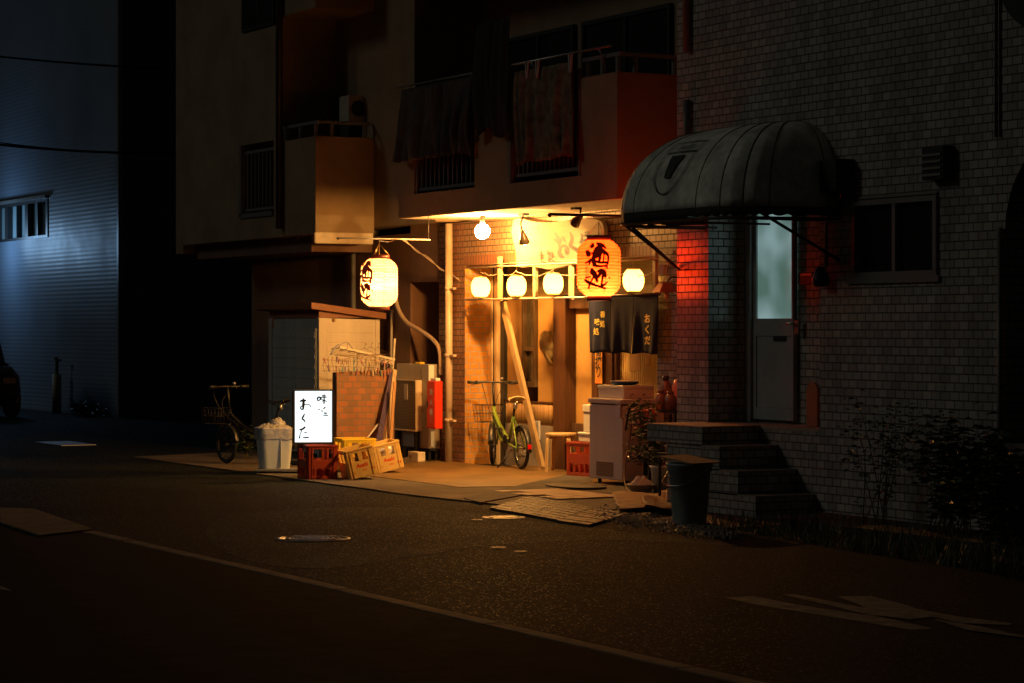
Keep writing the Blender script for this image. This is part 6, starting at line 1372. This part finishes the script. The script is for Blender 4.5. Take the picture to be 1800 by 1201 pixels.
# gravel drifting out of the drain corner
m = MB(); rnd = random.Random(2)
for k in range(1500):
    t_ = rnd.random(); px = 1040 + 240 * t_ + rnd.gauss(0, 18); py = 905 + 38 * t_ + rnd.gauss(0, 6); p = G(px, py, 0.0); s_ = rnd.uniform(0.006, 0.014)
    z = 0.016 + s_ * 0.4; M_ = Matrix.Translation((p.x, p.y, z)) @ Matrix.Rotation(rnd.uniform(0, 6), 4, 'Z') @ Matrix.Rotation(rnd.uniform(0, 6), 4, 'X')
    m.add([M_ @ Vector(v) * 1 for v in ((s_, 0, 0), (-s_, 0.2 * s_, 0), (0, s_, 0), (0, -s_, 0.1 * s_), (0, 0, s_ * .8), (0, 0, -s_ * .8))], [(0, 2, 4), (2, 1, 4), (1, 3, 4), (3, 0, 4), (2, 0, 5), (1, 2, 5), (3, 1, 5), (0, 3, 5)])
tag(m.build('gravel', mat('gravel', (0.42, 0.33, 0.24), 0.4, var=0.5)), 'loose pale gravel spilled along the kerb', 'gravel', kind='stuff')

# ------------------------------------------------------------------ weeds and shrubs at the foot of the tiled wall
def plant(name, label, c_, n, spread, h, leafL, cat='plant', grp=None, seed=1, upright=0.6):
    t = thing(name, label, cat, c_, grp); rnd = random.Random(seed); st_m = MB(); lf_m = MB(); c_ = Vector(c_)
    for k in range(n):
        a = rnd.uniform(0, 6.283); d = rnd.uniform(0.1, 1) * spread; e = c_ + Vector((cos(a) * d, sin(a) * d * 0.5, h * rnd.uniform(0.5, 1))); md_ = c_.lerp(e, 0.55) + Vector((0, 0, h * 0.15)); cc_ = catmull([c_ + Vector((rnd.gauss(0, spread * .2), rnd.gauss(0, spread * .1), 0)), md_, e], 6)
        st_m.tube(cc_, [0.006 - 0.004 * i / (len(cc_) - 1) for i in range(len(cc_))], 4)
        for p in cc_[3:]:
            for j in range(4):
                q = p + Vector((rnd.gauss(0, .05), rnd.gauss(0, .05), rnd.gauss(0, .05))); L = leafL * rnd.uniform(.6, 1.3); Rr = Matrix.Rotation(rnd.uniform(0, 6.28), 4, 'Z') @ Matrix.Rotation(rnd.uniform(-1, 1), 4, 'X')
                lf_m.add([q + Rr @ Vector(v) for v in ((-L, 0, 0), (0, L * .35, .006), (L, 0, -.01), (0, -L * .35, .006))], [(0, 1, 2), (0, 2, 3)], 0, True)
    st_m.build('stem', mat('twig', (0.10, 0.06, 0.03)), t); lf_m.build('foliage', mat('dark leaf', (0.045, 0.075, 0.025), 0.5, var=0.5, scale=10), t, fixn=False)
plant('shrub', 'dark leafy shrub growing against the tiled wall under the arch', (-15.2, 11.9, 0), 34, 0.75, 0.95, 0.05, seed=3)
plant('shrub', 'thin twiggy shrub on the tiled wall right of the steps', (-16.2, 12.0, 0), 9, 0.55, 1.1, 0.03, seed=4)
plant('shrub', 'low dark shrub at the far right beneath the archway', (-14.2, 11.6, 0), 34, 0.7, 0.7, 0.05, seed=6)
m = MB(); rnd = random.Random(8)
for k in range(2600):
    x = rnd.uniform(-17.2, -11.5); y = 10.9 + rnd.random() ** 1.4 * 1.2 - (x + 17.2) * 0.10; h = rnd.uniform(0.04, 0.16); a = rnd.uniform(0, 6.28); w = 0.004; b = Vector((rnd.gauss(0, .04), rnd.gauss(0, .04), h)); d = Vector((cos(a) * w, sin(a) * w, 0)); p = Vector((x, y, 0))
    m.add([p - d, p + d, p + b * 0.6 + d * .7, p + b, p + b * 0.6 - d * .7], [(0, 1, 2, 4), (4, 2, 3)])
tag(m.build('grass', mat('weed grass', (0.06, 0.09, 0.025), 0.6, var=0.4)), 'weedy grass along the foot of the tiled wall', 'grass', kind='stuff')
m = MB(); m.box(-17.35, -12, 11.55, VR, 0.0, 0.05); structure(m.build('verge', mat('earth verge', (0.045, 0.035, 0.022), 0.9, bump=1)))
q = G(1310, 930, 0.0)
# weeds along the warehouse foot
plant('weed_clump', 'weed clump at the corner of the warehouse', (UW - 0.9, VW - 0.3, 0), 24, 0.8, 0.22, 0.05, seed=9)
plant('yellow_weed', 'small weed with bright leaves beside the dark bicycle', Vector((q.x, q.y, 0)) * 0 + G(432, 806, 0.016), 5, 0.12, 0.30, 0.03, seed=12)

# ------------------------------------------------------------------ upper-floor things: laundry, condenser, cables, car
def cloth(label, u0, u1, v, z0, z1, mt, amp, seed, cat='laundry', ragged=0.05):
    t = thing('laundry', label, cat, ((u0 + u1) / 2, v, z1), 'laundry drying on the balcony'); m = MB()
    def fn(a, b):
        u = u0 + (u1 - u0) * a; f = 0.4 + 0.6 * b; return Vector((u + 0.03 * sin(b * 5 + seed), v - 0.02 - abs(amp * f * noise.noise(Vector((u * 6.5, b * 0.8, seed)))), z1 - (z1 - z0) * b + ragged * b * noise.noise(Vector((u * 3, 2, seed)))))
    m.grid(fn, 60, 24); m.build('cloth', mt, t, solid=0.004, fixn=False); return t
M_c1 = mat('dark blanket', (0.06, 0.045, 0.035), 0.9, var=0.4, scale=9); M_c2 = mat('floral cloth', (0.20, 0.14, 0.08), 0.9, var=0.7, scale=9); M_c3 = mat('black cloth', (0.012, 0.011, 0.010), 0.95)
vL = VR - 0.05
cloth('dark blanket hanging over the barred opening at the lantern end', AU(708, vL), AU(832, vL), vL, A(770, 278, vL).z, 4.36, M_c1, 0.22, 1.0)
cloth('near-black cloth hanging between the two barred openings', AU(840, vL), AU(900, vL), vL, A(870, 238, vL).z, 4.9, M_c3, 0.15, 2.0, ragged=0.12)
cloth('patterned brown cloth pegged over the opening near the balcony corner', AU(912, vL), AU(1012, vL), vL, A(960, 283, vL).z, A(960, 118, vL).z, M_c2, 0.16, 3.0)
for i, (x, y) in enumerate(((926, 120), (944, 118), (1002, 108))):
    p = A(x, y, vL - 0.05); t = thing('clothes_peg', ['big peg at the far edge of the patterned cloth', 'big peg second along the patterned cloth', 'big peg at the near edge of the patterned cloth'][i], 'peg', p, 'large pegs on the patterned cloth'); m = MB(); m.bar(p + Vector((0, 0, -0.11)), p + Vector((-0.02, 0, 0.07)), 0.018); m.bar(p + Vector((0.01, 0, -0.11)), p + Vector((0.04, 0, 0.07)), 0.018); m.build('clip', mat('white peg', (0.5, 0.48, 0.42), 0.5), t)
t = thing('laundry_pole', 'metal pole along the main balcony carrying the laundry', 'pole', (-23, VR, 4.36)); m = MB(); m.tube([(-25.85, VR - 0.04, 4.40), (-20.95, VR - 0.04, 4.40)], 0.013, 8)
for u in (-25.4, -24.0, -22.6, -21.2): m.tube([(u, VR - 0.04, 4.40), (u, VR + 0.02, 4.3), (u, VR + 0.05, 4.16)], 0.010, 6)
m.build('tube', M_alu, t)
# bell-shaped things hung under the upper eave
a = B(630, 192, -28.6); t = thing('air_conditioner', 'brown-lit air conditioner unit on the far balcony', 'air conditioner', (-28.75, 12.75, 3.2)); m = MB(); acu, acv = -28.95, 12.62
zz0, zz1 = B(630, 214, -28.6).z, B(630, 168, -28.6).z; va, vb = BV(613, -28.6), BV(647, -28.6)
m.box(-28.9, -28.6, va, vb, zz0, zz1); m.build('casing', mat('ac enamel', (0.42, 0.36, 0.28), 0.5), t, bevel=0.01)
m = MB(); m.lathe([(0.09, -0.004), (0.10, -0.004), (0.10, 0.004), (0.09, 0.004)], (-28.594, (va + vb) / 2, (zz0 + zz1) / 2), 20, M=Matrix.Rotation(pi / 2, 4, 'Y')); m.build('fan_grille', M_dark_metal, t)
m = MB(); m.box(-28.88, -28.62, va + 0.01, vb - 0.01, ZS + 0.06, zz0 - 0.001); m.build('stand', M_dark_metal, t)
def cable(label, a, b, sag, r=0.018):
    t = thing('overhead_cable', label, 'cable', a, 'overhead cables'); m = MB(); m.tube([Vector(a).lerp(Vector(b), k / 20) + Vector((0, 0, -sag * sin(pi * k / 20))) for k in range(21)], r, 6); m.build('wire', M_black, t)
cable('upper overhead cable crossing before the warehouse', A(-160, 82, 9.5), A(335, 123, 14.5), 0.05)
cable('lower overhead cable crossing before the warehouse', A(-160, 236, 9.5), A(335, 271, 14.5), 0.08, 0.022)
cable('thin cable just above the lower overhead cable', A(-160, 226, 9.5), A(335, 269, 14.6), 0.12, 0.009)
# dark car at the far left
cq = A(28, 738, 13.0); t = thing('parked_car', 'dark car whose tail just shows before the warehouse, at the left edge', 'car', (cq.x, 12.4, 0)); CX = cq.x - 0.25
M_car = mat('dark car paint', (0.012, 0.014, 0.02), 0.18, var=0.1, bump=0.0)
def sec(x, zb2, zt2, w):
    return [(x, 12.4 + s_ * w / 2 * k, z) for s_, k, z in ((-1, .86, zb2), (-1, 1, zb2 + (zt2 - zb2) * .35), (-1, .97, zb2 + (zt2 - zb2) * .75), (-1, .80, zt2), (1, .80, zt2), (1, .97, zb2 + (zt2 - zb2) * .75), (1, 1, zb2 + (zt2 - zb2) * .35), (1, .86, zb2))]
secs = [sec(CX - x, zb2, zt2, w) for x, zb2, zt2, w in ((0.0, 0.35, 0.75, 1.45), (0.12, 0.25, 0.92, 1.6), (0.6, 0.20, 0.98, 1.68), (1.2, 0.2, 1.0, 1.7), (2.8, 0.2, 0.97, 1.7), (3.4, 0.22, 0.85, 1.66), (3.9, 0.3, 0.65, 1.5))]
m = MB(); k = 8; vs = [p for s_ in secs for p in s_]; m.add(vs, [(i * k + j, i * k + (j + 1) % k, (i + 1) * k + (j + 1) % k, (i + 1) * k + j) for i in range(len(secs) - 1) for j in range(k)] + [tuple(range(k)), tuple(range(6 * k, 7 * k))], 0, True)
car = m.build('body', M_car, t)
m = MB(); cs = [[(CX - x, 12.4 + s_ * w / 2, z) for s_, w, z in ((-1, w0, z0), (-1, w0 - .25, z1), (1, w0 - .25, z1), (1, w0, z0))] for x, w0, z0, z1 in ((0.35, 1.4, .97, 1.0), (0.75, 1.45, .97, 1.38), (2.1, 1.45, .97, 1.42), (2.9, 1.4, .96, 0.99))]
m.add([p for s_ in cs for p in s_], [(i * 4 + j, i * 4 + (j + 1) % 4, (i + 1) * 4 + (j + 1) % 4, (i + 1) * 4 + j) for i in range(3) for j in range(4)] + [(0, 1, 2, 3), (12, 13, 14, 15)]); m.build('cabin', glass('car glass', (0.01, 0.012, 0.015), 0.05), t)
for x in (0.7, 3.1):
    for y in (11.60, 13.2):
        m = MB(); m.lathe([(0.2, -0.09), (0.30, -0.09), (0.31, -0.05), (0.31, 0.05), (0.30, 0.09), (0.2, 0.09)], (CX - x, y, 0.31), 28, M=Matrix.Rotation(pi / 2, 4, 'X')); w = m.build('wheel', M_black, t); m = MB(); m.lathe([(0.19, -0.095), (0.05, -0.08), (0.05, 0.08), (0.19, 0.095)], (CX - x, y, 0.31), 20, M=Matrix.Rotation(pi / 2, 4, 'X')); m.build('rim', M_steel, w)
for y in (11.85, 12.95): m = MB(); m.box(CX - 0.02, CX + 0.02, y - 0.12, y + 0.12, 0.62, 0.74); m.build('tail_light', mat('red lens', (0.04, 0.004, 0.004), 0.3), t, bevel=0.01)
# the warehouse street lamp, just out of the picture
light('POINT', 'warehouse_lamp_light', A(-55, 425, VW - 0.9), 80, (0.34, 0.62, 1.0), 0.3)
